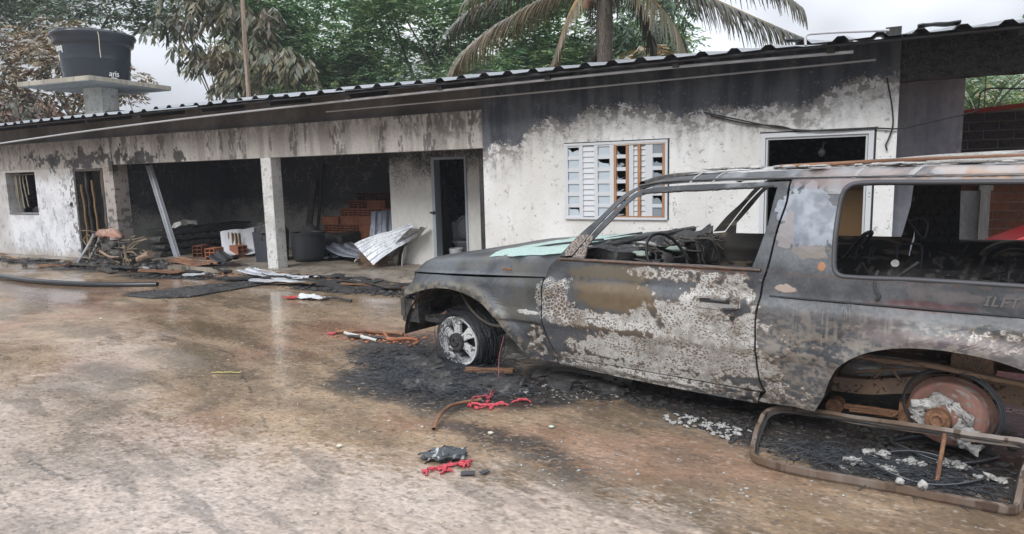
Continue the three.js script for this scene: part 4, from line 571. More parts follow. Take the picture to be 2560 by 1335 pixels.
{ // rear brake drum: tyre and wheel gone, alloy melted around the hub
  const dr = sub('brake_drum', car); dr.position.set(3.40, 0.25, -0.22); dr.rotation.set(-0.05, -0.12, 0);
  const prof = [[0.0, 0.05], [0.055, 0.05], [0.06, 0.02], [0.09, 0.012], [0.13, 0.012], [0.165, 0.004], [0.178, -0.02], [0.18, -0.075], [0.195, -0.08], [0.196, -0.10], [0.186, -0.11], [0.0, -0.11]].map(p => new THREE.Vector2(p[0], p[1]));
  const dm = std({ map: mottle([0.15, 0.075, 0.058], [0.26, 0.135, 0.105], 4, 71, [0.20, 0.18, 0.165]), roughness: 0.75, bumpMap: bumpFine, bumpScale: 0.002 });
  mesh('drum', new THREE.LatheGeometry(prof, 48).rotateX(Math.PI / 2).scale(1.08, 0.98, 1), dm, dr);
  mesh('hub', merge([new THREE.CylinderGeometry(0.06, 0.068, 0.05, 24).rotateX(Math.PI / 2).translate(-0.03, -0.02, 0.06), new THREE.TorusGeometry(0.03, 0.01, 8, 20).translate(-0.03, -0.02, 0.085)]), M.rust, dr);
  mesh('melted_alloy', merge([crumple(tube(Array.from({ length: 12 }, (_, q) => { const t = -0.95 + 4.5 * q / 11, r = 0.105 + 0.02 * Math.sin(q * 2.3); return [Math.cos(t) * r * 1.12 - 0.025, Math.sin(t) * r * 0.9 - 0.025, 0.026]; }), 0.03, 80, 10), 0.06, 22, 5), crumple(tube([[0.06, -0.1, 0.03], [0.12, -0.14, 0.04], [0.17, -0.15, 0.05]], 0.028, 16, 8), 0.05, 24, 7)]), M.ash, dr);
  mesh('alloy_bits', merge(Array.from({ length: 9 }, (_, k) => { const R = rng(k + 60), t = -0.9 + 4.6 * k / 9 + 0.2 * R(), r = 0.075 + 0.055 * R(); return crumple(lump(0.022 + 0.024 * R(), 0.016 + 0.016 * R(), 0.016, 0.8, 5, 60 + k, 3), 0.03, 30, k).rotateZ(R() * 3).translate(Math.cos(t) * r * 1.15 - 0.02, Math.sin(t) * r - 0.03, 0.03); })), M.ash, dr);
  mesh('bead_wire', merge([0, 1, 2].map(k => tube(Array.from({ length: 16 }, (_, q) => { const t = q / 16 * 6.2832; return [Math.cos(t) * (0.235 + 0.006 * k), 0.02 + Math.sin(t) * (0.205 + 0.005 * k), -0.06 - 0.014 * k + 0.03 * Math.cos(t)]; }), 0.005, 90, 5, true))), M.wire, dr);
}
{ // front wheel: scorched alloy wrapped in tyre cord
  const fw = sub('front_wheel', car); fw.position.set(-0.085, 0.212, -0.13); fw.rotation.y = -0.16; fw.scale.set(1.2, 1, 1);
  const al = std({ map: mottle([0.42, 0.43, 0.44], [0.66, 0.66, 0.65], 4, 73, [0.10, 0.10, 0.1]), roughness: 0.5, metalness: 0.15, bumpMap: bumpFine, bumpScale: 0.002 });
  const lip = [[0.172, -0.02], [0.188, 0.0], [0.207, 0.012], [0.212, 0.004], [0.205, -0.03], [0.175, -0.06], [0.17, -0.16], [0.20, -0.19], [0.19, -0.19], [0.155, -0.16], [0.155, -0.05], [0.172, -0.02]].map(p => new THREE.Vector2(p[0], p[1]));
  mesh('rim', new THREE.LatheGeometry(lip, 56).rotateX(Math.PI / 2), al, fw);
  for (let k = 0; k < 6; k++) { if (k === 4) continue; const a = k / 6 * 6.2832 + 0.62, s = shapeOf([[0.055, -0.026], [0.10, -0.026], [0.18, -0.045], [0.18, 0.045], [0.10, 0.026], [0.055, 0.026]]); const g = new THREE.ExtrudeGeometry(s, { depth: 0.02, bevelEnabled: true, bevelSize: 0.005, bevelThickness: 0.006, bevelSegments: 2 }); g.rotateZ(a).translate(0, 0, -0.025); mesh('spoke', uvXY(g, 0, 0.5, 0, 0.5), al, fw); }
  mesh('melted_spoke', lump(0.05, 0.03, 0.016, 0.5, 4, 8, 3).translate(-0.09, -0.135, 0.0), al, fw);
  mesh('hub', merge([new THREE.CylinderGeometry(0.07, 0.075, 0.06, 24).rotateX(Math.PI / 2).translate(0, 0, 0), new THREE.TorusGeometry(0.03, 0.011, 8, 24).translate(0, 0, 0.034), new THREE.CylinderGeometry(0.13, 0.13, 0.03, 30).rotateX(Math.PI / 2).translate(0, 0, -0.1)]), M.char, fw);
  mesh('barrel', new THREE.CylinderGeometry(0.222, 0.232, 0.2, 40, 1, true).rotateX(Math.PI / 2).translate(0, 0.0, -0.12), M.char, fw);
  const R = rng(77), W = [];
  for (let k = 0; k < 420; k++) { const t0 = R() * 6.28, dt = 0.7 + R() * 2.2, r = 0.222 + R() * R() * 0.075, z0 = -0.005 - R() * 0.24, dz = (R() - 0.5) * 0.12, P = []; for (let q = 0; q <= 8; q++) { const t = t0 + dt * q / 8, rr = r + 0.008 * Math.sin(q * 2 + k); P.push([Math.cos(t) * rr, Math.sin(t) * rr * (Math.sin(t) < 0 ? 0.92 : 1), z0 + dz * q / 8]); } W.push(tube(P, 0.0024, 14, 3)); }
  for (let k = 0; k < 36; k++) { const t0 = 1.3 + R() * 3.6, P = []; for (let q = 0; q <= 6; q++) { const a = t0 + q * 0.12, rr = 0.22 - q * 0.022 * (0.4 + R()); P.push([Math.cos(a) * rr, Math.sin(a) * rr - q * 0.012, 0.02 + 0.012 * q * R()]); } W.push(tube(P, 0.0022, 10, 3)); }
  mesh('tyre_cord', merge(W), M.wire, fw).userData.kind = 'stuff';
}
mesh('brake_hose', tube([[-0.2, 0.63, -0.3], [-0.02, 0.52, -0.2], [0.15, 0.44, -0.14], [0.33, 0.405, -0.1], [0.5, 0.425, -0.08]], 0.013, 40, 6), M.burnt, car);
mesh('steering_knuckle', merge([bar([-0.05, 0.22, -0.35], [-0.05, 0.22, -1.1], 0.06, 10), bar([0.0, 0.3, -0.45], [0.1, 0.62, -0.5], 0.03), bar([-0.3, 0.28, -0.6], [0.4, 0.26, -0.6], 0.03)]), M.char, car);
// far wheels stand on the ground behind
for (const x of [-0.05, 3.4]) mesh('far_wheel', new THREE.CylinderGeometry(0.2, 0.2, 0.16, 28).rotateX(Math.PI / 2).translate(x, 0.2, -WID + 0.2), M.char, car);
// far mirror plate
mesh('mirror_plate', panelGeo([[1.12, 1.0], [1.225, 1.0], [1.225, 1.08], [1.19, 1.06]], [], true, () => 0.04, 0.006), M.burnt, car);
// ---------------------------------------------------------------- things in the yard
const R4 = rng(404);
// rusty strip lying on the car roof
{ const o = mesh('rusty_strip', (() => { const a = THREE.MathUtils.degToRad(10), L = (u, v, w) => [-2.963 + Math.cos(a) * u + Math.sin(a) * w, v, -4.591 + Math.sin(a) * u - Math.cos(a) * w]; const p = [[2.37, 1.602, 0.62], [2.7, 1.612, 0.62], [3.05, 1.622, 0.6], [3.4, 1.625, 0.6], [3.9, 1.628, 0.6]].map(q => L(...q)); const g = merge([tube(p, 0.014, 40, 5), tube(p.map(q => [q[0], q[1] + 0.004, q[2] - 0.03]), 0.010, 40, 5)]); return g; })(), M.rust); tag(o, 'long rusty metal strip lying along the car roof', 'metal strip'); }
{ const a = THREE.MathUtils.degToRad(10), L = (u, v, w) => [-2.963 + Math.cos(a) * u + Math.sin(a) * w, v, -4.591 + Math.sin(a) * u - Math.cos(a) * w]; const g = tube([L(2.95, 1.622, 0.95), L(3.3, 1.642, 0.95), L(3.8, 1.65, 0.95), L(4.3, 1.65, 0.95)], 0.016, 40, 6); tag(mesh('roof_bar', tube([L(3.2, 1.605, 0.5), L(3.6, 1.612, 0.52), L(4.2, 1.612, 0.5)], 0.012, 30, 5), M.ash), 'thin pale bar along the near edge of the car roof', 'roof bar'); tag(mesh('roof_bar', g, M.ash), 'pale ash coated bar on the car roof behind the rusty strip', 'roof bar'); }
{ const sh = []; const a = THREE.MathUtils.degToRad(10), L = (u, v, w) => [-2.963 + Math.cos(a) * u + Math.sin(a) * w, v, -4.591 + Math.sin(a) * u - Math.cos(a) * w]; for (let k = 0; k < 46; k++) { const s = 0.03 + R4() * 0.07; sh.push(lump(s, 0.006 + 0.008 * R4(), s * 0.6, 0.5, 3, 100 + k, 1).rotateY(R4() * 6).translate(...L(1.85 + R4() * 2.2, 1.602, 0.46 + R4() * 0.5))); } const o = mesh('ash_flakes', merge(sh), M.ash); tag(o, 'white ash flakes scattered over the car roof', 'ash', null, 'stuff'); }
// shattered windscreen sheet slumped on the bonnet
{
  const a = THREE.MathUtils.degToRad(10), L = (u, v, w) => [-2.963 + Math.cos(a) * u + Math.sin(a) * w, v, -4.591 + Math.sin(a) * u - Math.cos(a) * w];
  const g = loft(26, 16, (s, t) => { const e = 0.10 * (fbm(t * 5, 3, 3, 5) - 0.5), u = 0.22 + s * 0.74 + e * (1 - s), w = 0.19 + t * 1.4; return L(u, lerpTable(hoodTop, u) + 0.012 - (w < 0.34 ? (0.34 - w) * 0.3 : 0) + 0.016 * fbm(u * 9, w * 7, 3, 66), w + 0.1 * (fbm(s * 5, 8, 3, 4) - 0.5)); });
  const gm = new THREE.MeshPhysicalMaterial({ color: col(0.46, 0.64, 0.57), roughness: 0.4, transmission: 0.3, thickness: 0, side: THREE.DoubleSide, bumpMap: rep(bumpRipple, 2, 2), bumpScale: 0.02 });
  tag(mesh('shattered_windscreen', g, gm), 'pale green shattered windscreen slumped over the car bonnet', 'windscreen');
}
// window frame fallen beside the rear wheel
{
  const fr = thing('fallen_window_frame', 'rusty rectangular window frame with rounded corners lying on the ground', 'window frame');
  const pts = [[-0.525, -3.85, 0.025], [-0.50, -3.74, 0.025], [-0.40, -3.685, 0.025], [-0.11, -3.665, 0.025], [0.28, -3.65, 0.025], [0.56, -3.62, 0.025], [0.645, -3.625, 0.03], [0.675, -3.70, 0.07], [0.71, -3.82, 0.13], [0.755, -3.94, 0.205], [0.73, -3.985, 0.222], [0.62, -4.0, 0.22], [0.43, -4.04, 0.212], [0.2, -4.12, 0.187], [-0.1, -4.22, 0.16], [-0.32, -4.295, 0.138], [-0.44, -4.31, 0.125], [-0.51, -4.27, 0.1], [-0.53, -4.18, 0.06], [-0.535, -4.02, 0.03]];
  const c = new THREE.CatmullRomCurve3(pts.map(([x, z, y]) => V3(x, y, z)), true, 'centripetal'), prof = new THREE.Shape([[-0.012, -0.022], [0.012, -0.022], [0.012, 0.0], [0.02, 0.018], [-0.006, 0.022], [-0.012, 0.01]].map(p => new THREE.Vector2(p[1], p[0])));
  mesh('rim', uvXY(crumple(new THREE.ExtrudeGeometry(prof, { steps: 200, extrudePath: c }), 0.012, 6, 5), 0, 1.5, 0, 1.5, 'x', 'z'), std({ map: mottle([0.15, 0.10, 0.068], [0.28, 0.245, 0.215], 5, 75, [0.09, 0.06, 0.045]), roughness: 0.6, metalness: 0.2, bumpMap: bumpFine, bumpScale: 0.002 }), fr);
  mesh('seal', new THREE.TubeGeometry(new THREE.CatmullRomCurve3(pts.map(([x, z, y]) => V3(x * 0.965 + 0.004, y - 0.008, -3.95 + (z + 3.95) * 0.94)), true, 'centripetal'), 160, 0.008, 5, true), M.char, fr);
  mesh('strut', bar([0.40, 0.20, -4.04], [0.36, 0.02, -3.84], 0.011, 6), M.rust, fr);
  mesh('ash_clump', lump(0.02, 0.018, 0.02, 0.4, 3, 3, 2).translate(0.19, 0.065, -3.655), M.ash, fr); mesh('ash_clump', lump(0.022, 0.026, 0.018, 0.5, 3, 5, 2).translate(0.285, 0.068, -3.645), M.ash, fr);
}
// thin charred wires and rubber remains
function strands(n, seed, area, len, r, h) { const R = rng(seed), W = []; for (let k = 0; k < n; k++) { const [x, z] = area(R); let a = R() * 6.28; const P = [], L = len * (0.4 + R()), y0 = 0.005 + R() * R() * h; let px = x, pz = z; for (let q = 0; q < 5; q++) { P.push([px, y0 + 0.012 * Math.sin(q * 1.7 + k), pz]); a += (R() - 0.5) * 1.3; px += Math.cos(a) * L / 4; pz += Math.sin(a) * L / 4; } W.push(tube(P, r * (0.6 + 0.8 * R()), 8, 3)); } return merge(W); }
const inSegs = S => R => { const s = S[Math.floor(R() * S.length)], t = R(), a = R() * 6.28, d = s[4] * Math.sqrt(R()); return [s[0] + (s[2] - s[0]) * t + Math.cos(a) * d, s[1] + (s[3] - s[1]) * t + Math.sin(a) * d * 0.8]; };
tag(mesh('tyre_wire', strands(1700, 11, inSegs([[-3.75, -4.75, -2.7, -4.3, 0.42], [-3.3, -4.15, -2.4, -4.3, 0.3], [-3.1, -4.4, -2.6, -4.7, 0.25]]), 0.26, 0.0019, 0.045), M.wire), 'tangle of black tyre wire spread around the front wheel', 'wire', null, 'stuff');
tag(mesh('tyre_wire', strands(420, 12, inSegs([[-0.3, -4.02, 0.5, -3.92, 0.12]]), 0.26, 0.0019, 0.03), M.wire), 'black wire and rubber remains inside the fallen window frame', 'wire', null, 'stuff');
function chips(n, seed, area, s0, s1, mat, name, label, hh = 0.4) { const R = rng(seed), L = []; for (let k = 0; k < n; k++) { const [x, z] = area(R), s = s0 + (s1 - s0) * R() * R(); const g = new THREE.TetrahedronGeometry(s, 1).scale(1 + R(), hh * (0.4 + R()), 0.5 + R()).rotateY(R() * 6.28); L.push(g.translate(x, s * hh * 0.4, z)); } const o = mesh(name, merge(L), mat); tag(o, label, 'debris', null, 'stuff'); return o; }
chips(900, 21, inSegs([[-3.8, -4.8, -2.4, -4.3, 0.5], [-2.3, -4.7, 0.6, -4.4, 0.35]]), 0.008, 0.045, M.char, 'charcoal_crumbs', 'black charcoal crumbs under and in front of the car');
chips(500, 22, inSegs([[-0.4, -4.1, 0.65, -3.95, 0.28], [-0.9, -4.3, -0.6, -4.1, 0.2]]), 0.006, 0.03, M.char, 'charcoal_crumbs', 'black charcoal crumbs inside the fallen window frame');
chips(260, 23, inSegs([[-3.4, -4.6, -2.2, -4.2, 0.45], [-0.3, -4.0, 0.6, -3.95, 0.25], [-2.2, -4.5, -1.6, -4.4, 0.2]]), 0.004, 0.016, M.ash, 'ash_crumbs', 'small pale ash crumbs in the soot by the car');
chips(90, 24, inSegs([[-5.5, -4.5, -1.5, -2.6, 0.9]]), 0.004, 0.012, std({ color: col(0.42, 0.36, 0.29), roughness: 0.7 }), 'gravel', 'scattered gravel on the wet yard', 0.6);
chips(70, 25, inSegs([[-2.4, -3.2, 0.2, -3.4, 0.4]]), 0.004, 0.012, std({ color: col(0.36, 0.38, 0.36), roughness: 0.5 }), 'glass_crumbs', 'broken glass crumbs on the yard in front of the car', 0.6);
chips(1500, 26, inSegs([[-17.0, -7.95, -13.5, -8.0, 0.22], [-13.8, -7.75, -10.2, -7.95, 0.3], [-9.3, -6.2, -8.4, -7.5, 0.25], [-8.4, -7.8, -5.6, -7.7, 0.22], [-11.4, -7.3, -8.8, -7.7, 0.2], [-7.6, -7.4, -5.4, -7.4, 0.25]]), 0.01, 0.07, M.char, 'charcoal_crumbs', 'band of black charcoal along the foot of the house');
chips(260, 27, inSegs([[-13.5, -7.8, -8.8, -7.9, 0.3], [-8.4, -7.8, -5.6, -7.6, 0.25]]), 0.012, 0.07, M.rust, 'rusty_scraps', 'rusty brown scraps among the charcoal by the house');
chips(120, 28, inSegs([[-14.5, -7.8, -8.8, -7.9, 0.3], [-8.4, -7.8, -5.6, -7.6, 0.25]]), 0.01, 0.05, M.ash, 'ash_crumbs', 'pale ash flecks among the charcoal by the house');
function flakes(n, seed, rx, rz, s, h) { const R = rng(seed), L = []; for (let k = 0; k < n; k++) { const a = R() * 6.283, d = Math.sqrt(R()), q = s * (0.35 + 0.8 * R()); L.push(crumple(lump(q, q * 0.3, q * 0.6, 0.8, 5, seed + k, 2), q * 0.9, 26, seed + k).rotateX((R() - 0.5) * 0.9).rotateY(R() * 6).translate(Math.cos(a) * d * rx, h * (1 - d) * R() + 0.004, Math.sin(a) * d * rz)); } return merge(L); }
// white melted alloy lumps by the rear wheel
for (const [x, z, s, l] of [[0.10, -4.1, 1, 'largest white melted lump inside the fallen frame'], [0.26, -4.05, 0.8, 'white melted lump beside the strut of the fallen frame'], [0.45, -4.1, 0.9, 'white melted lump under the brake drum'], [0.0, -3.95, 0.8, 'flat white flake inside the fallen frame'], [0.13, -3.92, 0.7, 'thin white flake near the middle of the fallen frame'], [0.6, -4.0, 0.8, 'white lump near the right edge by the brake drum']])
  tag(mesh('melted_lump', flakes(Math.round(22 * s), 200 + Math.round(x * 40), 0.075 * s, 0.045 * s, 0.03, s > 0.85 ? 0.045 : 0.02).translate(x, 0.006, z), M.ash), l, 'melted lump', 'melted alloy lumps by the rear wheel');
for (const [x, z, s, l] of [[-0.98, -4.2, 1, 'white ash heap on the ground under the car door'], [-0.72, -4.14, 1.1, 'white ash heap beside the corner of the fallen frame'], [-2.02, -4.52, 0.8, 'curled white flake behind the front wheel'], [-2.25, -4.3, 0.8, 'grey white flake in the soot near the pink plastic']])
  tag(mesh('ash_heap', flakes(Math.round(34 * s), 230 + Math.round(x * 40), 0.15 * s, 0.11 * s, 0.022, 0.012).translate(x, 0.004, z), M.ash), l, 'ash heap');
for (const [x, z, r, l] of [[0.3, -3.98, 0.22, 'large loop of burnt tyre bead wire inside the fallen frame'], [0.42, -4.3, 0.2, 'smaller loop of bead wire under the brake drum']]) { const P = []; for (let q = 0; q < 18; q++) { const t = q / 18 * 6.283; P.push([x + Math.cos(t) * r * 1.25, 0.02 + 0.015 * Math.sin(t * 3), z + Math.sin(t) * r * 0.8]); } tag(mesh('bead_wire_loop', merge([tube(P, 0.008, 70, 5, true), tube(P.map(p => [p[0] * 1.01, p[1] + 0.012, p[2] + 0.012]), 0.006, 70, 5, true)]), M.wire), l, 'wire loop'); }
// pink-red melted plastic
function goo(name, label, runs, seed) { const R = rng(seed), L = []; for (const run of runs) { L.push(crumple(tube(run.map(([x, z]) => [x, 0.012 + 0.008 * R(), z]), 0.007 + 0.004 * R(), run.length * 8, 6), 0.035, 26, seed + L.length)); for (const [x, z] of run) for (let k = 0; k < 3; k++) { const a = R() * 6.28, l = 0.02 + 0.035 * R(); L.push(crumple(tube([[x, 0.012, z], [x + Math.cos(a) * l * 0.5, 0.016, z + Math.sin(a) * l * 0.5], [x + Math.cos(a) * l, 0.008, z + Math.sin(a) * l]], 0.007, 6, 5), 0.015, 40, seed + k)); } } const o = mesh(name, merge(L), M.red); return tag(o, label, 'melted plastic'); }
goo('melted_plastic', 'bright red melted plastic strip on the wet yard in the foreground', [[[-2.06, -2.88], [-2.02, -2.93], [-1.98, -3.0], [-1.93, -3.07]], [[-2.0, -2.97], [-1.955, -3.03], [-1.92, -3.05]], [[-2.0, -2.94], [-1.97, -2.93]]], 61);
goo('melted_plastic', 'spattered pink melted plastic in the soot below the front wheel', [[[-2.4, -3.9], [-2.3, -3.93], [-2.2, -4.0]], [[-2.35, -3.86], [-2.24, -3.92]], [[-2.14, -4.1], [-2.08, -4.14]], [[-2.33, -4.02], [-2.38, -4.16], [-2.4, -4.28]], [[-2.45, -4.05], [-2.4, -4.1]]], 71);
tag(mesh('melted_plastic', tube([[-2.34, 0.02, -4.02], [-2.4, 0.03, -4.2], [-2.47, 0.05, -4.42], [-2.5, 0.2, -4.5], [-2.48, 0.35, -4.55]], 0.0035, 24, 5), std({ color: col(0.24, 0.07, 0.075), roughness: 0.6 })), 'thin pink plastic string hanging down behind the front wheel', 'plastic string');
tag(mesh('scorched_rag', crumple(lump(0.13, 0.03, 0.08, 0.6, 4, 15, 4), 0.04, 16, 4).rotateY(0.6).translate(-2.09, 0.02, -3.08), std({ map: mottle([0.06, 0.065, 0.07], [0.2, 0.21, 0.23], 6, 81, [0.4, 0.4, 0.4]), roughness: 0.9 })), 'grey scorched rag next to the red melted plastic', 'rag');
tag(mesh('card', crumple(new THREE.BoxGeometry(0.075, 0.006, 0.045, 4, 1, 4), 0.012, 14, 6).rotateY(0.5).translate(-1.85, 0.012, -2.945), M.darkSteel), 'small black plastic card on the wet yard', 'card');
tag(mesh('plastic_piece', crumple(new THREE.BoxGeometry(0.05, 0.006, 0.035, 4, 1, 4), 0.012, 14, 8).rotateY(1.1).translate(-1.775, 0.012, -3.0), M.darkSteel), 'black plastic shard beside the small black card', 'shard');
tag(mesh('bent_strip', merge([tube([[-2.37, 0.02, -3.39], [-2.44, 0.04, -3.56], [-2.47, 0.045, -3.72], [-2.46, 0.03, -3.85], [-2.38, 0.02, -4.0]], 0.013, 30, 5)]), M.rust), 'curved rusty strip curling out of the soot in front of the wheel', 'metal strip');
tag(mesh('rusty_plate', crumple(new THREE.BoxGeometry(0.4, 0.03, 0.06, 10, 2, 3), 0.03, 8, 9).rotateY(0.33).translate(-2.65, 0.035, -4.6), M.rust), 'flat rusty plate under the front wheel arch', 'metal plate');
tag(mesh('charred_offcut', crumple(new THREE.BoxGeometry(0.3, 0.05, 0.1, 10, 3, 4), 0.06, 9, 10).rotateY(-0.4).translate(-2.02, 0.03, -4.58), M.char), 'curved charred offcut beside the car sill', 'offcut');
tag(mesh('wooden_chip', rbox(0.13, 0.012, 0.03, 0.004).rotateY(-0.15).translate(-1.85, 0.012, -4.72), M.wood), 'small pale wooden chip below the car door', 'wood chip');
tag(mesh('yellow_ribbon', crumple(new THREE.BoxGeometry(0.26, 0.003, 0.011, 14, 1, 2), 0.02, 9, 12).rotateY(0.35).translate(-4.71, 0.012, -3.765), M.yellow), 'thin yellow ribbon lying on the wet concrete', 'ribbon');
for (const [x, z, l] of [[-8.05, -4.75, 'round cream pebble on the yard at the left'], [-1.72, -3.75, 'pale green glass chunk in front of the car door'], [-2.02, -3.5, 'grey stone chip beside the curved rusty strip'], [-2.75, -2.95, 'flat white chip left of the red plastic']]) tag(mesh('pebble', lump(0.018, 0.009, 0.014, 0.6, 4, 40 + x, 2).translate(x, 0.012, z), std({ color: x === -1.72 ? col(0.42, 0.52, 0.45) : col(0.56, 0.52, 0.43), roughness: 0.7 })), l, 'pebble');
// litter further back
{ const g = thing('litter_heap', 'crumpled white and red packaging on the open yard', 'litter', [-6.6, 0.01, -6.68]); mesh('white_wrapper', crumple(new THREE.BoxGeometry(0.5, 0.01, 0.16, 18, 1, 8).translate(0.05, 0.03, 0), 0.08, 9, 14), M.white, g); mesh('red_wrapper', crumple(new THREE.BoxGeometry(0.2, 0.01, 0.12, 10, 1, 6).translate(-0.24, 0.025, 0.1), 0.06, 9, 15), std({ color: col(0.45, 0.04, 0.04), roughness: 0.6 }), g); mesh('charred_tail', tube([[0.3, 0.03, 0], [0.5, 0.03, -0.02], [0.75, 0.02, 0.02]], 0.015, 14, 5), M.char, g); }
for (const [p, m, l] of [[[[-4.85, -5.25], [-4.5, -5.35], [-4.1, -5.4]], M.rust, 'rusty stick pointing at the front wheel'], [[[-4.55, -5.1], [-4.3, -5.2], [-3.95, -5.25]], M.burnt, 'charred stick nearest the front wheel'], [[[-4.7, -5.22], [-4.45, -5.15], [-4.2, -5.12]], std({ color: col(0.5, 0.49, 0.46), roughness: 0.8 }), 'pale strip between two burnt sticks'], [[[-4.3, -5.35], [-4.1, -5.2], [-3.85, -5.3]], M.clay, 'broken clay coloured stick beside the car nose']]) tag(mesh('burnt_stick', crumple(tube(p.map(q => [q[0], 0.025, q[1]]), 0.018, 16, 5), 0.03, 12, 16), m), l, 'stick');
tag(mesh('red_scrap', crumple(new THREE.BoxGeometry(0.08, 0.01, 0.05, 4, 1, 3), 0.02, 9, 17).translate(-4.86, 0.012, -5.2), M.red), 'small red scrap at the end of the rusty stick', 'scrap');
chips(170, 29, inSegs([[-4.8, -5.3, -3.9, -5.3, 0.3]]), 0.008, 0.035, M.clay, 'brick_crumbs', 'brick coloured crumbs in front of the car nose');
// charred boards and sheet scraps strewn along the porch
{
  const R = rng(515), mats = [M.char, M.char, M.burnt, M.soot, M.rust, M.char, std({ map: T.burnt, color: col(2.2, 1.7, 1.3), roughness: 0.9 }), M.zinc];
  for (let k = 0; k < 54; k++) {
    const t = R(), x = k < 30 ? -16.8 + t * 8.2 : -8.8 + t * 3.6, z = k < 30 ? -7.95 + (R() - 0.35) * 0.8 : -7.75 + (R() - 0.45) * 0.75, l = 0.25 + R() * 0.95, w = 0.05 + R() * 0.16, q = Math.floor(R() * mats.length);
    const o = mesh('burnt_scrap', crumple(new THREE.BoxGeometry(l, 0.012 + 0.02 * R(), w, 10, 1, 3), 0.06, 6, 600 + k).rotateZ((R() - 0.5) * 0.12).rotateY((R() - 0.5) * 0.9).translate(x, 0.03 + 0.05 * R(), z), mats[q]);
    tag(o, `${q === 4 ? 'rusty brown' : q === 6 ? 'brown scorched' : q === 7 ? 'pale zinc' : 'black charred'} flat scrap in the debris band ${k < 30 ? 'left' : 'right'} of the porch pillar`, 'scrap', 'burnt scraps along the porch');
  }
}
// hose
tag(mesh('black_hose', tube([[-16, 0.05, -6.7], [-14.6, 0.05, -6.42], [-13.5, 0.045, -6.28], [-12.0, 0.04, -6.15], [-10.9, 0.038, -6.25], [-10.3, 0.034, -6.42], [-9.75, 0.03, -6.68]], 0.042, 90, 10), std({ color: col(0.022, 0.023, 0.025), roughness: 0.28 })), 'thick black hose lying across the yard at the left edge', 'hose');
// dark charred board lying flat
tag(mesh('ash_mound', merge(Array.from({ length: 34 }, (_, k) => { const R = rng(810 + k), [x, z] = inSegs([[-3.6, -4.75, -2.7, -4.35, 0.32], [-3.1, -4.25, -2.4, -4.35, 0.2], [-2.2, -4.7, -1.6, -4.65, 0.15]])(R); return crumple(lump(0.08 + 0.12 * R(), 0.02 + 0.035 * R(), 0.06 + 0.08 * R(), 0.6, 4, 810 + k, 3), 0.05, 22, k).translate(x, 0.004, z); })), M.char), 'low uneven mounds of black ash around the front wheel', 'ash', null, 'stuff');
tag(mesh('charred_heap', merge(Array.from({ length: 46 }, (_, k) => { const R = rng(870 + k); return crumple(lump(0.08 + 0.16 * R(), 0.03 + 0.09 * R(), 0.06 + 0.1 * R(), 0.7, 4, 870 + k, 3), 0.08, 16, k).translate(-14.1 + R() * 2.6, 0.03, -8.15 + (R() - 0.6) * 0.35); })), M.char), 'dark tangled heap of charred remains under and around the motorcycle', 'charred heap', null, 'stuff');
tag(mesh('charred_board', crumple(new THREE.ExtrudeGeometry(shapeOf([[-9.3, 5.9], [-8.75, 5.9], [-8.3, 6.16], [-8.22, 6.9], [-8.15, 7.6], [-8.6, 7.55], [-9.05, 7.05], [-9.28, 6.4]]), { depth: 0.012, bevelEnabled: false, steps: 1 }).rotateX(-Math.PI / 2).translate(0, 0.006, 0), 0.02, 4, 18), M.char), 'flat charred board on the ground in front of the porch', 'board');
// bent sheets in front of the porch
function sheet(name, label, w, l, ribs, pos, rot, mat, bend, seed) { const g = loft(36, 14, (a, b) => { const x = (a - 0.5) * w, r = 0.014 * Math.sign(Math.sin(a * ribs * 6.283)) * Math.min(1, Math.abs(Math.sin(a * ribs * 6.283)) * 2.5); return [x, r + bend * (b - 0.5) * (b - 0.5) * l + 0.06 * (fbm(a * 3, b * 3, 3, seed) - 0.5), (b - 0.5) * l]; }); g.rotateZ(rot[2]).rotateX(rot[0]).rotateY(rot[1]).translate(...pos); const o = mesh(name, uvXY(g, 0, 0.8, 0, 0.8, 'x', 'z'), mat); return tag(o, label, 'metal sheet'); }
sheet('metal_sheet', 'long bent zinc sheet lying across the front of the porch', 0.32, 1.9, 2, [-8.45, 0.06, -7.85], [0, 1.35, 0.05], M.zinc, 0.1, 3);
sheet('metal_sheet', 'curled dark sheet standing up beside the porch pillar', 0.3, 1.0, 2, [-10.3, 0.16, -8.45], [0.0, 1.2, 0.3], M.darkSteel, 0.45, 5);
sheet('metal_sheet', 'rust brown strip curling along the porch edge', 0.3, 1.5, 2, [-11.0, 0.11, -8.3], [0, 1.45, 0.1], M.rust, 0.12, 6);
sheet('metal_sheet', 'pale flat panel draped over hollow bricks in the porch bay', 0.75, 0.95, 1, [-11.35, 0.33, -9.7], [0.5, 0.9, 0.1], std({ color: col(0.62, 0.63, 0.66), roughness: 0.7 }), 0.2, 7);
{ const A = [-7.868, 0.462, -9.1], B = [-6.93, 0.80, -9.5], C = [-6.75, 0.66, -9.45], D = [-7.312, 0.15, -8.9]; const g = loft(28, 24, (a, b) => { const o = [0, 1, 2].map(k => (A[k] * (1 - a) + B[k] * a) * (1 - b) + (D[k] * (1 - a) + C[k] * a) * b); const r = 0.012 * Math.sin(b * 30) + 0.03 * (fbm(a * 3, b * 3, 3, 8) - 0.5); return [o[0], o[1] + r + (a > 0.6 ? -0.10 * (a - 0.6) * b : 0.03 * Math.sin(a * 5)), o[2] + r]; }); tag(mesh('metal_sheet', uvXY(g, 0, 0.8, 0, 0.8), M.zinc), 'large bright ribbed zinc sheet propped against the bathroom wall', 'metal sheet'); }
sheet('metal_sheet', 'narrow zinc sheet sticking up highest against the bathroom wall', 0.4, 0.9, 2, [-7.0, 0.5, -9.42], [-0.62, 1.3, 0.05], M.zinc, -0.1, 9);
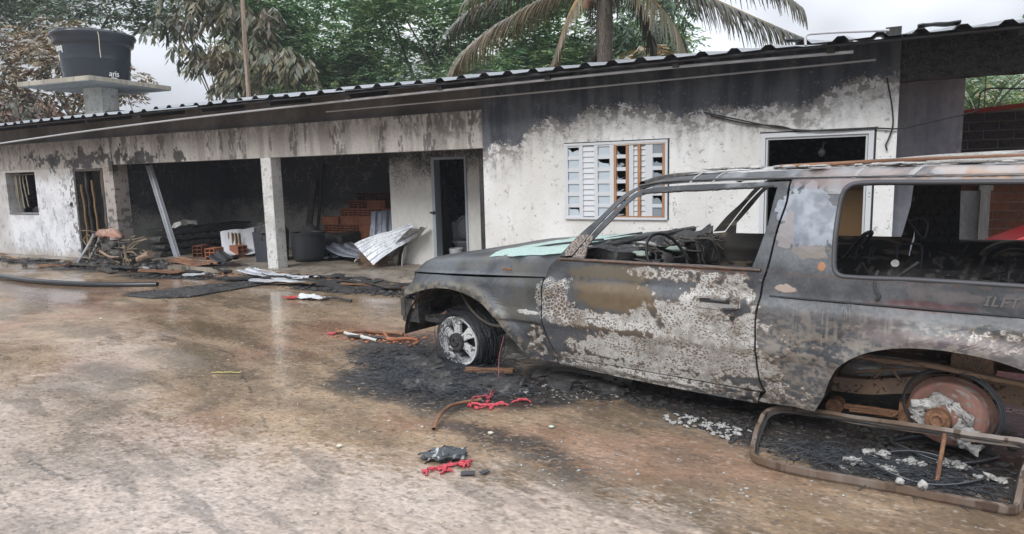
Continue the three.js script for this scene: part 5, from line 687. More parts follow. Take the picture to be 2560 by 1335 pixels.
sheet('metal_sheet', 'dark ribbed sheet leaning on the brick stack', 0.45, 0.75, 2, [-8.05, 0.62, -10.1], [1.15, 0.45, 0.1], std({ map: T.zinc, color: col(0.45, 0.47, 0.52), roughness: 0.5, metalness: 0.4 }), 0.05, 10);
sheet('metal_sheet', 'low crumpled zinc sheet on the porch floor behind the propped sheet', 0.6, 1.3, 3, [-8.35, 0.22, -9.75], [0.1, 1.35, 0.1], std({ map: T.zinc, color: col(0.6, 0.62, 0.68), roughness: 0.5, metalness: 0.4 }), 0.25, 11);
sheet('metal_sheet', 'flat zinc sheet lying deepest in the porch bay', 0.7, 1.2, 3, [-9.1, 0.16, -10.0], [0.05, 1.0, 0.1], std({ map: T.zinc, color: col(0.5, 0.53, 0.6), roughness: 0.5, metalness: 0.4 }), 0.12, 13);
{ const b = thing('open_carton', 'torn brown carton under the propped zinc sheet', 'carton', [-7.5, 0.085, -9.35], 0.4); const cm = std({ map: mottle([0.07, 0.045, 0.03], [0.14, 0.085, 0.05], 5, 83), roughness: 0.9 }); mesh('side', crumple(new THREE.BoxGeometry(0.5, 0.26, 0.015, 10, 6, 1).rotateX(-0.4).translate(-0.1, 0.12, 0.12), 0.05, 6, 22), cm, b); mesh('side', crumple(new THREE.BoxGeometry(0.015, 0.34, 0.36, 1, 6, 6).rotateZ(-0.2).translate(0.36, 0.16, 0), 0.05, 6, 23), cm, b); mesh('liner', crumple(new THREE.BoxGeometry(0.015, 0.36, 0.3, 1, 6, 6).rotateZ(-0.25).translate(0.44, 0.17, 0.03), 0.05, 6, 24), std({ color: col(0.5, 0.5, 0.48), roughness: 0.8 }), b); mesh('flap', crumple(new THREE.BoxGeometry(0.06, 0.012, 0.3, 3, 1, 6).rotateZ(0.9).translate(-0.36, 0.12, 0.15), 0.04, 7, 25), std({ color: col(0.6, 0.52, 0.47), roughness: 0.8 }), b); }
// leaning steel post
{ const p = thing('leaning_post', 'galvanised steel channel leaning against the beam inside the porch', 'post'); const a = [-11.98, 0.085, -8.72], b = [-12.74, 1.93, -8.82]; mesh('channel', merge([plank(a, b, 0.11, 0.012), plank([a[0] - 0.05, a[1], a[2] + 0.03], [b[0] - 0.05, b[1], b[2] + 0.03], 0.012, 0.06), plank([a[0] + 0.05, a[1], a[2] + 0.03], [b[0] + 0.05, b[1], b[2] + 0.03], 0.012, 0.06)]), M.zinc, p); }
const ORD = ['first', 'second', 'third', 'fourth', 'fifth', 'sixth', 'seventh', 'eighth', 'ninth', 'tenth', 'eleventh', 'twelfth', 'thirteenth'];
// hollow clay bricks
function hollowBrick(w = 0.19, h = 0.19, d = 0.3, nx = 2, ny = 3) { const holes = [], t = 0.014, cw = (w - t * (nx + 1)) / nx, ch = (h - t * (ny + 1)) / ny; for (let i = 0; i < nx; i++) for (let j = 0; j < ny; j++) { const x = -w / 2 + t + i * (cw + t), y = t + j * (ch + t); holes.push(rect(x, x + cw, y, y + ch).reverse()); } return uvXY(new THREE.ExtrudeGeometry(shapeOf(rect(-w / 2, w / 2, 0, h), holes), { depth: d, bevelEnabled: false }).translate(0, 0, -d / 2), 0, 0.7, 0, 0.7); }
const brickG = hollowBrick(0.21, 0.235, 0.3, 2, 3), stackG = hollowBrick(0.44, 0.155, 0.2, 4, 3);
const stackFlat = uvXY(new THREE.BoxGeometry(0.44, 0.155, 0.2, 1, 1, 1).translate(0, 0.0775, 0), 0, 0.7, 0, 0.7);
{ const o = mesh('hollow_brick', brickG, M.clay); o.position.set(-11.24, 0.081, -8.95); o.rotation.y = 0.28; tag(o, 'hollow clay brick standing alone at the front of the porch floor', 'brick', 'hollow bricks on the porch floor'); }
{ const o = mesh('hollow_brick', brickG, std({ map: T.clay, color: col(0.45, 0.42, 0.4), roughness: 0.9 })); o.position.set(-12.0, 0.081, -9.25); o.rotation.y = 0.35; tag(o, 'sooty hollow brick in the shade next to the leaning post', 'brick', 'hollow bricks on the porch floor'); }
{ const o = mesh('hollow_brick', brickG, M.clay); o.position.set(-11.15, 0.081, -9.45); o.rotation.y = 1.4; tag(o, 'hollow brick under the pale flat panel', 'brick', 'hollow bricks on the porch floor'); }
{ // stack against the partition at the back of the bay
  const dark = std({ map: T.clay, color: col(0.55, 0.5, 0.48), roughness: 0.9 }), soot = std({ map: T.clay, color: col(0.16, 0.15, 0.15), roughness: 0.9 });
  const rows = [[[-8.6, 0], [-8.12, 0]], [[-9.3, 0], [-8.84, 1], [-8.38, 0], [-7.93, 0]], [[-9.28, 1], [-8.83, 1], [-8.37, 0], [-7.92, 0]], [[-9.3, 0], [-8.85, 0], [-8.4, 0], [-7.92, 1]], [[-8.82, 1], [-8.36, 1], [-7.9, 1]], [[-8.6, 1], [-8.12, 0]], [[-8.38, 2], [-7.93, 2]]];
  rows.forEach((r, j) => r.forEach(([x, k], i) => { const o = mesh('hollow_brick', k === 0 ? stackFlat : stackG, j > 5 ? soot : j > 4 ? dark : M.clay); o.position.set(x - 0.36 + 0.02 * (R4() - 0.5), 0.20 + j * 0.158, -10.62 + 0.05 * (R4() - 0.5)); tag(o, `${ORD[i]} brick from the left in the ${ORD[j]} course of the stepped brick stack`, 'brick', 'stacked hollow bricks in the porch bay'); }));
  tag(mesh('pallet', rbox(2.0, 0.115, 0.5, 0.01, -8.96, 0.14, -10.62), M.wood), 'low wooden base under the stepped brick stack', 'pallet');
}
// blackened curved roof tiles stacked along the left bay wall
{
  const tileG = new THREE.CylinderGeometry(0.085, 0.098, 0.42, 10, 1, false, 0, Math.PI).rotateZ(Math.PI / 2); const tm = std({ map: T.burnt, color: col(1.0, 1.05, 1.1), roughness: 0.85 });
  for (let r = 0; r < 3; r++) for (let k = 0; k < 13; k++) { const o = mesh('curved_roof_tile', tileG, tm); o.position.set(-12.95 + 0.02 * (R4() - 0.5), 0.10 + r * 0.155, -8.95 - k * 0.195 - (r % 2) * 0.09); o.rotation.y = 0.08 * (R4() - 0.5); tag(o, `${ORD[k]} blackened curved tile from the front in the ${['bottom', 'middle', 'top'][r]} row along the bay wall`, 'roof tile', 'stacked curved roof tiles'); }
  tag(mesh('charred_board', crumple(new THREE.BoxGeometry(0.5, 0.03, 2.3, 4, 1, 20), 0.05, 5, 28).translate(-12.98, 0.63, -10.1), M.char), 'charred board laid on top of the roof tile stack', 'board');
  tag(mesh('plaster_chunk', crumple(new THREE.BoxGeometry(0.34, 0.1, 0.4, 8, 4, 8), 0.1, 5, 29).rotateZ(0.3).translate(-12.85, 0.70, -9.55), M.concrete), 'pale plaster chunk lying on the roof tile stack', 'chunk');
  tag(mesh('tilted_crate', merge([0, 1, 2, 3].map(k => plank([-11.75 + k * 0.1, 0.52, -9.75], [-11.45 + k * 0.1, 0.22, -9.5], 0.06, 0.02))), M.wood), 'tilted slatted wooden crate in front of the roof tiles', 'crate');
}
// bins and barrel beside the pillar
{ const b = thing('black_bin', 'black square plastic bin behind the porch pillar', 'bin', [-9.95, 0.081, -9.2], 0.3); mesh('body', new THREE.CylinderGeometry(0.34, 0.30, 0.56, 4, 1, true).rotateY(Math.PI / 4).translate(0, 0.28, 0), std({ color: col(0.055, 0.058, 0.07), roughness: 0.5 }), b); mesh('rim', new THREE.TorusGeometry(0.33, 0.02, 6, 4).rotateX(Math.PI / 2).rotateY(0).translate(0, 0.56, 0), M.darkSteel, b); mesh('contents', lump(0.26, 0.2, 0.26, 0.4, 3, 44, 3).translate(0, 0.56, 0), M.char, b); }
{ const b = thing('black_barrel', 'black round barrel right of the porch pillar', 'barrel', [-9.22, 0.081, -9.42]); b.scale.setScalar(0.85); mesh('body', new THREE.LatheGeometry([[0.0, 0], [0.3, 0], [0.34, 0.1], [0.35, 0.45], [0.33, 0.58], [0.36, 0.6], [0.36, 0.63], [0.3, 0.63], [0.28, 0.5]].map(p => new THREE.Vector2(...p)), 28), std({ color: col(0.025, 0.027, 0.03), roughness: 0.5 }), b); mesh('contents', lump(0.28, 0.08, 0.28, 0.5, 4, 46, 3).translate(0, 0.56, 0), M.char, b); }
tag(mesh('charred_sofa', merge([crumple(new THREE.BoxGeometry(1.3, 0.5, 0.6, 12, 6, 8).translate(-9.55, 0.28, -10.2), 0.16, 3, 47), crumple(lump(0.26, 0.2, 0.2, 0.3, 4, 48, 3), 0.05, 8, 3).translate(-9.7, 0.5, -9.95)]), M.soot), 'bulky charred black object in front of the brick stack', 'charred object');
tag(mesh('leaning_board', plank([-10.55, 0.085, -10.7], [-10.62, 1.55, -11.1], 0.16, 0.04), M.burnt), 'dark upright board leaning on the back wall of the bay', 'board');
tag(mesh('charred_post', bar([-10.3, 0.085, -10.7], [-10.36, 1.9, -11.15], 0.03, 8), M.soot), 'charred thin post beside the leaning dark board', 'post');
// toilet in the bathroom
{
  const t = thing('toilet', 'grey toilet with raised oval lid inside the dark bathroom', 'toilet', [-6.55, 0.083, -10.55], 0.45); const cer = std({ color: col(0.46, 0.47, 0.48), roughness: 0.3 });
  mesh('bowl', new THREE.LatheGeometry([[0.0, 0], [0.13, 0], [0.11, 0.1], [0.13, 0.2], [0.2, 0.3], [0.21, 0.34], [0.17, 0.34], [0.12, 0.26], [0, 0.22]].map(p => new THREE.Vector2(...p)), 28).scale(1, 1, 1.25), cer, t);
  mesh('tank', rbox(0.42, 0.34, 0.18, 0.03, -0.02, 0.5, -0.34), cer, t);
  const lid = sub('lid', t); mesh('cover', new THREE.CylinderGeometry(0.17, 0.17, 0.02, 32).rotateX(Math.PI / 2).scale(1, 1.25, 1).rotateX(-0.12).translate(0.02, 0.56, -0.2), cer, lid); mesh('seat', new THREE.TorusGeometry(0.15, 0.026, 8, 36).scale(1, 1.28, 1).rotateX(-0.12).translate(0.02, 0.56, -0.18), cer, lid);
}
tag(mesh('waste_basket', new THREE.LatheGeometry([[0, 0], [0.1, 0], [0.13, 0.26], [0.12, 0.26], [0.09, 0.02]].map(p => new THREE.Vector2(...p)), 20).translate(-6.32, 0.083, -9.95), std({ color: col(0.45, 0.46, 0.47), roughness: 0.5 })), 'small pale waste basket just inside the bathroom door', 'basket');
// cupboard and box in the main room
{ const c = thing('room_cabinet', 'brown cabinet with two doors inside the dark main room', 'cabinet', [-0.35, 0.05, -9.6]); mesh('carcass', rbox(0.8, 1.3, 0.4, 0.01, 0, 0.65, 0), std({ color: col(0.12, 0.065, 0.025), roughness: 0.7 }), c); for (const s of [-1, 1]) mesh('door', rbox(0.37, 1.2, 0.02, 0.006, s * 0.195, 0.65, 0.212), std({ color: col(0.15, 0.085, 0.03), roughness: 0.6 }), c); }
tag(mesh('grey_box', rbox(0.36, 0.5, 0.3, 0.01, -0.62, 0.3, -9.2), std({ color: col(0.12, 0.14, 0.17), roughness: 0.7 })), 'dark grey box in front of the brown cabinet', 'box');

// burnt motorcycle by the far door
{
  const b = thing('burnt_motorcycle', 'burnt motorcycle skeleton lying by the far door with rusty pink fuel tank', 'motorcycle', [-12.75, 0.02, -8.0], 0.06);
  const tan = std({ map: mottle([0.12, 0.09, 0.058], [0.27, 0.21, 0.14], 8, 85, [0.05, 0.042, 0.034]), roughness: 0.9 }), pink = std({ map: mottle([0.33, 0.16, 0.11], [0.48, 0.30, 0.23], 4, 87, [0.12, 0.10, 0.1]), roughness: 0.75 });
  { const g = lump(0.36, 0.13, 0.13, 0.2, 2, 5, 4), p = g.attributes.position; for (let i = 0; i < p.count; i++) { const y = p.getY(i), x = p.getX(i); p.setY(i, (y < -0.02 ? -0.02 + (y + 0.02) * 0.25 : y) + 0.05 * x * (x > 0 ? -0.8 : 0.6) + 0.015 * Math.sin(x * 14)); } g.computeVertexNormals(); mesh('fuel_tank', crumple(g, 0.03, 9, 4).rotateZ(-0.06).translate(-0.2, 0.6, 0), pink, b); }
  for (let k = 0; k < 26; k++) { const R = rng(330 + k), x = -0.75 + R() * 1.6, y = 0.08 + R() * 0.42, a = (R() - 0.5) * 2.4, l = 0.12 + R() * 0.28; mesh('bent_rod', crumple(tube([[x, y, 0.12 * (R() - 0.3)], [x + Math.cos(a) * l * 0.5, y + Math.sin(a) * l * 0.4, 0.14], [x + Math.cos(a) * l, y + Math.sin(a) * l * 0.6, 0.1 * R()]], 0.008 + 0.012 * R(), 8, 5), 0.03, 9, k), R() > 0.5 ? tan : M.burnt, b); }
  const tubes = { frame: [[[-0.5, 0.58, 0], [-0.3, 0.5, 0], [0.1, 0.5, 0], [0.45, 0.52, 0.03], [0.85, 0.58, 0.05]], [[-0.5, 0.55, 0], [-0.35, 0.3, 0.05], [-0.2, 0.14, 0.06], [0.2, 0.13, 0.06]], [[0.1, 0.5, 0.05], [0.12, 0.35, 0.06], [0.02, 0.2, 0.06]], [[0.3, 0.25, 0.1], [0.55, 0.45, 0.1], [0.9, 0.56, 0.06]], [[0.5, 0.36, 0.1], [0.75, 0.5, 0.08], [0.95, 0.55, 0.06]]], fork: [[[-0.52, 0.62, 0.08], [-0.75, 0.35, 0.1], [-1.05, 0.05, 0.12]], [[-0.52, 0.62, -0.08], [-0.72, 0.35, -0.06], [-0.98, 0.05, -0.04]]], handlebar: [[[-0.68, 0.7, 0.28], [-0.58, 0.68, 0.12], [-0.52, 0.64, 0], [-0.58, 0.69, -0.12], [-0.62, 0.71, -0.28]]], headlamp_bracket: [[[-0.85, 0.5, 0.1], [-0.68, 0.6, 0.1], [-0.6, 0.5, 0.1], [-0.66, 0.38, 0.1]], [[-0.85, 0.5, 0.1], [-0.75, 0.4, 0.1], [-0.6, 0.56, 0.1]]], swingarm: [[[0.02, 0.2, 0.12], [0.3, 0.17, 0.13], [0.55, 0.13, 0.13]], [[-0.15, 0.17, 0.1], [0.2, 0.08, 0.12]]] };
  for (const [k, L] of Object.entries(tubes)) for (const p of L) mesh(k, tube(p, k === 'fork' ? 0.03 : k === 'swingarm' ? 0.026 : 0.014, p.length * 6, 7), k === 'fork' ? std({ map: T.zinc, color: col(0.7, 0.7, 0.7), roughness: 0.6 }) : tan, b);
  mesh('engine', merge([crumple(lump(0.2, 0.16, 0.15, 0.4, 3, 6, 4), 0.06, 9, 5).translate(-0.18, 0.3, 0), crumple(lump(0.14, 0.1, 0.14, 0.4, 3, 8, 3), 0.05, 9, 5).translate(0.1, 0.25, 0.05), crumple(lump(0.1, 0.08, 0.1, 0.4, 3, 9, 3), 0.05, 9, 5).translate(-0.05, 0.42, 0.04)]), M.burnt, b);
  mesh('exhaust_pipe', tube([[-0.3, 0.3, 0.16], [0.0, 0.2, 0.18], [0.3, 0.2, 0.2]], 0.025, 18, 7), M.paleRust, b); mesh('silencer', crumple(new THREE.CylinderGeometry(0.055, 0.075, 0.36, 14, 6).rotateZ(Math.PI / 2 + 0.3).translate(0.86, 0.22, 0.12), 0.03, 9, 3), M.paleRust, b);
  mesh('rear_hub', merge([new THREE.TorusGeometry(0.075, 0.018, 8, 26).translate(0.42, 0.1, 0.16), new THREE.CylinderGeometry(0.05, 0.05, 0.1, 16).rotateX(Math.PI / 2).translate(0.42, 0.1, 0.1)]), tan, b);
  mesh('rear_wheel_rim', new THREE.TorusGeometry(0.2, 0.014, 8, 36).scale(1.2, 0.85, 1).translate(0.56, 0.17, -0.02), tan, b);
  mesh('shock_absorber', merge([bar([0.36, 0.42, 0.14], [0.44, 0.12, 0.16], 0.03, 10), tube([[0.42, 0.3, 0.15], [0.62, 0.28, 0.13], [0.72, 0.12, 0.12]], 0.018, 14, 6)]), tan, b);
  mesh('wiring', strands(60, 91, R => [-0.6 + R() * 1.4, -0.15 + R() * 0.3], 0.35, 0.007, 0.5), M.burnt, b);
  mesh('front_rim', new THREE.TorusGeometry(0.16, 0.02, 8, 30).rotateX(1.2).translate(-0.8, 0.1, 0), tan, b);
}
chips(160, 31, inSegs([[-13.7, -7.9, -11.9, -7.95, 0.18]]), 0.02, 0.09, M.burnt, 'charred_scraps', 'charred scraps heaped under the burnt motorcycle', 1.1);

// brick wall and red car behind the carport
{
  const w = thing('brick_wall', 'red hollow brick wall with soot blackened top beyond the carport', 'brick wall'), H = 0.128, L = 0.36, z = -12;
  mesh('mortar', span(0.86, 4.6, 0, 2.33, z - 0.14, z - 0.012), std({ map: mottle([0.19, 0.165, 0.145], [0.28, 0.25, 0.22], 5, 89), roughness: 0.95 }), w);
  const bg = rbox(L - 0.012, H - 0.011, 0.1, 0.006), red = [0, 1, 2].map(k => std({ map: rep(T.clay, 0.8 + k * 0.3, 0.5), color: col(0.82 - 0.14 * k, 0.78 - 0.1 * k, 0.76 - 0.08 * k), roughness: 0.9 })), blk = [0, 1].map(k => std({ map: rep(T.burnt, 0.7 + k * 0.4, 0.5), color: col(0.8, 0.83, 0.95), roughness: 0.9 }));
  for (let j = 0; j < 18; j++) for (let i = 0; i < 10; i++) { const x = 1.06 + i * L - (j % 2) * L / 2, y = (j + 0.5) * H; if (x < 1.0 || x > 4.3) continue; const s = y > 1.42 + 0.1 * (hsh(i, j, 4) - 0.5); const o = mesh('brick', bg, s ? blk[(i + j) % 2] : red[Math.floor(hsh(i, j, 3) * 3)], w); o.position.set(x, y, z - 0.052 + 0.008 * (hsh(i, j, 9) - 0.5)); }
  mesh('coping', plank([0.85, 2.30, z - 0.06], [4.6, 2.60, z - 0.06], 0.06, 0.2), std({ color: col(0.45, 0.06, 0.04), roughness: 0.7 }), w);
  mesh('plaster_panel', span(0.86, 1.42, 0, 1.19, z + 0.002, z + 0.03), std({ map: rep(mottle([0.55, 0.58, 0.58], [0.66, 0.69, 0.69], 5, 91), 1, 1), roughness: 0.85 }), w);
  mesh('column', merge([span(1.42, 1.54, 0, 1.24, z + 0.0, z + 0.14), span(1.40, 1.56, 1.2, 1.28, z + 0.0, z + 0.16)]), M.concrete, w);
}
{
  const c = thing('red_car', 'red car with black roof trim parked behind the burnt car', 'car', [2.55, 0, -8.9], -0.1); const rd = std({ color: col(0.5, 0.03, 0.035), roughness: 0.25 });
  const body = new THREE.ExtrudeGeometry(shapeOf([[-1.5, 0.25], [1.5, 0.25], [1.55, 0.5], [1.4, 0.56], [0.8, 0.62], [0.3, 0.86], [-0.9, 0.88], [-1.35, 0.66], [-1.55, 0.55]]), { depth: 1.2, bevelEnabled: true, bevelSize: 0.06, bevelThickness: 0.08, bevelSegments: 3 }).translate(0, 0, -0.6); mesh('body', body, rd, c);
  mesh('roof_trim', merge([tube([[-0.95, 0.96, 0.62], [-0.6, 0.975, 0.63], [0.25, 0.965, 0.62]], 0.02, 20, 6), tube([[-0.95, 0.96, -0.62], [-0.6, 0.975, -0.63], [0.25, 0.965, -0.62]], 0.02, 20, 6)]), M.black, c);
  mesh('side_window', new THREE.ExtrudeGeometry(shapeOf([[-0.85, 0.66], [0.35, 0.66], [0.2, 0.84], [-0.75, 0.85]]), { depth: 0.012, bevelEnabled: false }).translate(0, 0, 0.676), std({ color: col(0.03, 0.035, 0.04), roughness: 0.1 }), c);
  for (const s of [-0.95, 0.95]) { const wh = sub('wheel', c); mesh('tyre', new THREE.TorusGeometry(0.2, 0.08, 10, 28).translate(s, 0.28, 0.62), M.black, wh); mesh('rim', new THREE.CylinderGeometry(0.16, 0.16, 0.1, 24).rotateX(Math.PI / 2).translate(s, 0.28, 0.62), M.zinc, wh); }
}
// gas strut inside the far rear window of the burnt car
mesh('strut', bar([3.78, 1.35, -WID + 0.22], [4.15, 1.12, -WID + 0.3], 0.018, 8), M.black, car);

// ---------------------------------------------------------------- water tank on its stand, pole
{
  const s = thing('tank_stand', 'concrete stand with square slab carrying the black water tank', 'tank stand', [-17.55, 0, -10.9], 0.13);
  mesh('column', uvBox(rbox(0.62, 4.0, 0.5, 0.02, 0.1, 2.0, 0), 1.5), std({ map: T.concrete, color: col(0.95, 0.95, 0.93), roughness: 0.9 }), s);
  mesh('slab', uvXY(rbox(2.45, 0.11, 2.35, 0.01, 0, 4.055, 0), 0, 1.5, 0, 1.5, 'x', 'z'), std({ map: T.concrete, color: col(0.62, 0.56, 0.48), roughness: 0.9 }), s);
  for (let k = 0; k < 12; k++) mesh('shutter_board', box(2.38, 0.008, 0.188, 0, 3.994, -1.08 + k * 0.196), std({ map: rep(T.concrete, 1, 0.3), color: col(0.56 - 0.05 * (k % 3), 0.60 - 0.05 * (k % 3), 0.64 - 0.05 * (k % 3)), roughness: 0.9 }), s);
  const t = thing('water_tank', 'large black round water tank on the concrete stand', 'water tank', [-17.5, 4.11, -10.9]); t.scale.set(0.85, 1, 0.85); const blk = std({ color: col(0.026, 0.031, 0.040), roughness: 0.2 });
  const pr = [[0, 0.0], [0.86, 0.0], [0.875, 0.05], [0.862, 0.10], [0.89, 0.14], [0.872, 0.20], [0.907, 0.26], [0.886, 0.32], [0.922, 0.38], [0.90, 0.44], [0.936, 0.50], [0.922, 0.56], [0.932, 0.66], [0.955, 0.86], [0.96, 0.90], [1.03, 0.92], [1.05, 0.97], [1.06, 1.06], [1.11, 1.09], [1.13, 1.14], [1.10, 1.19], [1.04, 1.2]].map(p => new THREE.Vector2(...p));
  mesh('body', new THREE.LatheGeometry(pr, 72), blk, t); 
  mesh('lid', crumple(new THREE.SphereGeometry(1.08, 48, 12, 0, 6.284, 0, 1.3).scale(1, 0.10, 1).translate(0, 1.17, 0), 0.06, 3, 6), blk, t);
  mesh('lid_litter', merge(Array.from({ length: 40 }, () => { const a = R4() * 6.28, r = 1.0 + 0.1 * R4(); return lump(0.05, 0.012, 0.03, 0.4, 3, 9, 1).translate(Math.cos(a) * r, 1.2, Math.sin(a) * r); })), M.ash, t);
  const font = await new FontLoader().loadAsync('fonts/droid/droid_sans_bold.typeface.json');
  const wrapText = (str, size, ang, y, rad) => { const g = new TextGeometry(str, { font, size, depth: 0.012, curveSegments: 3 }); g.computeBoundingBox(); const w = g.boundingBox.max.x, p = g.attributes.position; for (let i = 0; i < p.count; i++) { const a = ang + (p.getX(i) - w / 2) / rad, r = rad + p.getZ(i) + (p.getY(i) - 0.1) * 0.08; p.setXYZ(i, Math.sin(a) * r, y + p.getY(i), Math.cos(a) * r); } g.computeVertexNormals(); return g; };
  mesh('lettering', wrapText('aris', 0.12, 1.52, 0.12, 0.886), std({ color: col(0.75, 0.77, 0.78), roughness: 0.6 }), t);
  mesh('lettering', wrapText('lites', 0.06, 1.52, 0.05, 0.884), std({ color: col(0.75, 0.77, 0.78), roughness: 0.6 }), t);
  mesh('lettering', wrapText('Tanq', 0.15, -0.22, 0.72, 0.95), std({ color: col(0.7, 0.73, 0.70), roughness: 0.6 }), t);
  mesh('lettering', wrapText('1', 0.14, -0.25, 0.5, 0.935), std({ color: col(0.7, 0.73, 0.70), roughness: 0.6 }), t);
  mesh('overflow_pipe', tube([[0.99, 1.15, 0.48], [1.06, 1.0, 0.5], [1.08, 0.7, 0.52], [1.14, 0.5, 0.55]], 0.012, 24, 6), std({ color: col(0.45, 0.42, 0.3), roughness: 0.7 }), t);
}
tag(mesh('thin_pole', tube([[-12.95, 0, -11.6], [-12.95, 3, -11.6], [-12.93, 5, -11.6], [-12.85, 7.2, -11.6]], 0.05, 30, 8), std({ map: T.bark, color: col(1.6, 1.4, 1.25), roughness: 0.9 })), 'thin bare wooden pole rising behind the roof', 'pole');
// ---------------------------------------------------------------- trees
function leafGeo(list, cols) {   // list of [px,py,pz, dirx,diry,dirz, nx,ny,nz, len, wid], folded two-sided leaves
  const n = list.length, pos = new Float32Array(n * 12), colr = new Float32Array(n * 12), nor = new Float32Array(n * 12), idx = new Uint32Array(n * 6); const d = V3(), s = V3(), nn = V3();
  for (let i = 0; i < n; i++) {
    const L = list[i]; d.set(L[3], L[4], L[5]).normalize(); nn.set(L[6], L[7], L[8]); s.crossVectors(d, nn).normalize(); nn.crossVectors(s, d).normalize(); const l = L[9], w = L[10] / 2, k = i * 12;
    const P = [[0, 0, 0], [l * 0.45, w, -w * 0.35], [l, 0, -l * 0.12], [l * 0.45, -w, -w * 0.35]];
    for (let q = 0; q < 4; q++) for (let a = 0; a < 3; a++) { const c = ['x', 'y', 'z'][a]; pos[k + q * 3 + a] = L[a] + d[c] * P[q][0] + s[c] * P[q][1] + nn[c] * P[q][2]; nor[k + q * 3 + a] = nn[c]; colr[k + q * 3 + a] = cols[i][a]; }
    idx.set([i * 4, i * 4 + 1, i * 4 + 2, i * 4, i * 4 + 2, i * 4 + 3], i * 6);
  }
  const g = new THREE.BufferGeometry(); g.setAttribute('position', new THREE.BufferAttribute(pos, 3)); g.setAttribute('normal', new THREE.BufferAttribute(nor, 3)); g.setAttribute('color', new THREE.BufferAttribute(colr, 3)); g.setIndex(new THREE.BufferAttribute(idx, 1)); return g;
}
const leafMat = new THREE.MeshPhysicalMaterial({ vertexColors: true, roughness: 0.5, transmission: 0.58, thickness: 0, side: THREE.DoubleSide });
function tree(name, label, x, z, o) {   // o: seed, blobs [[cx,cy,cz,r...]], sprays, leaf style, palette
  const R = rng(o.seed), t = thing(name, label, 'tree', [x, 0, z], 0, o.group), list = [], cols = [], limbs = [], rnd = () => R() * 2 - 1;
  const forkY = o.fork ?? 2.5;
  const trunkTop = [0.2 * rnd(), forkY, 0.2 * rnd()];
  mesh('trunk', (() => { const L = [[0, 0, 0], [0.06 * rnd(), forkY * 0.5, 0.06 * rnd()], trunkTop]; const g = new THREE.TubeGeometry(new THREE.CatmullRomCurve3(L.map(p => V3(...p))), 14, o.trunkR ?? 0.2, 10); return g; })(), o.bark ?? M.bark, t);
  for (const b of o.blobs) {
    const [bx, by, bz, rx, ry, rz] = b, mid = [(trunkTop[0] + bx) / 2 + 0.3 * rnd(), (trunkTop[1] + by) / 2 + 0.2, (trunkTop[2] + bz) / 2 + 0.3 * rnd()];
    if (o.blobs.length < 12 || o.blobs.indexOf(b) % 4 === 0) limbs.push(tube([trunkTop, mid, [bx, by, bz]], (o.trunkR ?? 0.2) * 0.16, 12, 6)); for (let k = 0; k < 2; k++) limbs.push(tube([[bx, by, bz], [bx + rnd() * rx * 0.5, by + R() * ry * 0.5, bz + rnd() * rz * 0.5], [bx + rnd() * rx, by + rnd() * ry, bz + rnd() * rz]], (o.trunkR ?? 0.2) * 0.06, 8, 4));
    const n = Math.round(o.sprays * rx * ry * 0.5 + o.sprays * 0.3);
    for (let k = 0; k < n; k++) {
      let a = rnd(), c = rnd(), e = rnd(); const q = Math.hypot(a, c, e) || 1, rr = Math.pow(R(), 0.45); a *= rr / q; c *= rr / q; e *= rr / q;
      const px = bx + a * rx, py = by + c * ry, pz = bz + e * rz, dir = [a + 0.6 * rnd(), (o.lift ?? 0.1) + 0.4 * rnd(), e + 0.6 * rnd()], h = Math.hypot(...dir); dir.forEach((v, i) => dir[i] = v / h);
      const tone = o.palette[Math.floor(R() * o.palette.length)], br = 0.75 + 0.5 * R(), m = o.leaves;
      for (let j = 0; j < m; j++) {
        const s = (j + 0.5) / m, side = j % 2 ? 1 : -1, sx = -dir[2] * side, sz = dir[0] * side, L = o.len * (0.7 + 0.6 * R()), sp = o.spray * s;
        list.push([px + dir[0] * sp, py + dir[1] * sp - o.droop * s * s * 0.3, pz + dir[2] * sp, dir[0] * 0.6 + sx * 0.8 + 0.3 * rnd(), dir[1] * 0.5 - o.droop * (0.5 + 0.7 * R()) + 0.25 * rnd(), dir[2] * 0.6 + sz * 0.8 + 0.3 * rnd(), 0.5 * rnd(), 1, 0.5 * rnd(), L, L * o.wid]);
        const v = br * (0.85 + 0.3 * R()); cols.push([tone[0] * v, tone[1] * v, tone[2] * v]);
      }
    }
  }
  mesh('limbs', merge(limbs), o.bark ?? M.bark, t); mesh('crown', leafGeo(list, cols), leafMat, t); return t;
}
const GREEN = [[0.25, 0.41, 0.20], [0.29, 0.45, 0.21], [0.20, 0.35, 0.18], [0.38, 0.49, 0.20]], SCORCH = [[0.34, 0.235, 0.11], [0.40, 0.29, 0.13], [0.21, 0.17, 0.10], [0.14, 0.14, 0.075], [0.24, 0.14, 0.09]], OLIVE = [[0.12, 0.14, 0.07], [0.17, 0.175, 0.085], [0.085, 0.10, 0.055], [0.27, 0.24, 0.13], [0.21, 0.16, 0.09]], DEEP = [[0.085, 0.16, 0.075], [0.11, 0.19, 0.09], [0.07, 0.13, 0.065]];
const bark2 = std({ map: T.bark, color: col(1.2, 1.2, 1.15), roughness: 0.95 });
const blobs = (R, n, cx, cy, cz, sx, sy, sz, r0, r1) => Array.from({ length: n }, () => { const r = r0 + (r1 - r0) * R(); return [cx + (R() * 2 - 1) * sx, cy + (R() * 2 - 1) * sy, cz + (R() * 2 - 1) * sz, r, r * 0.62, r]; });
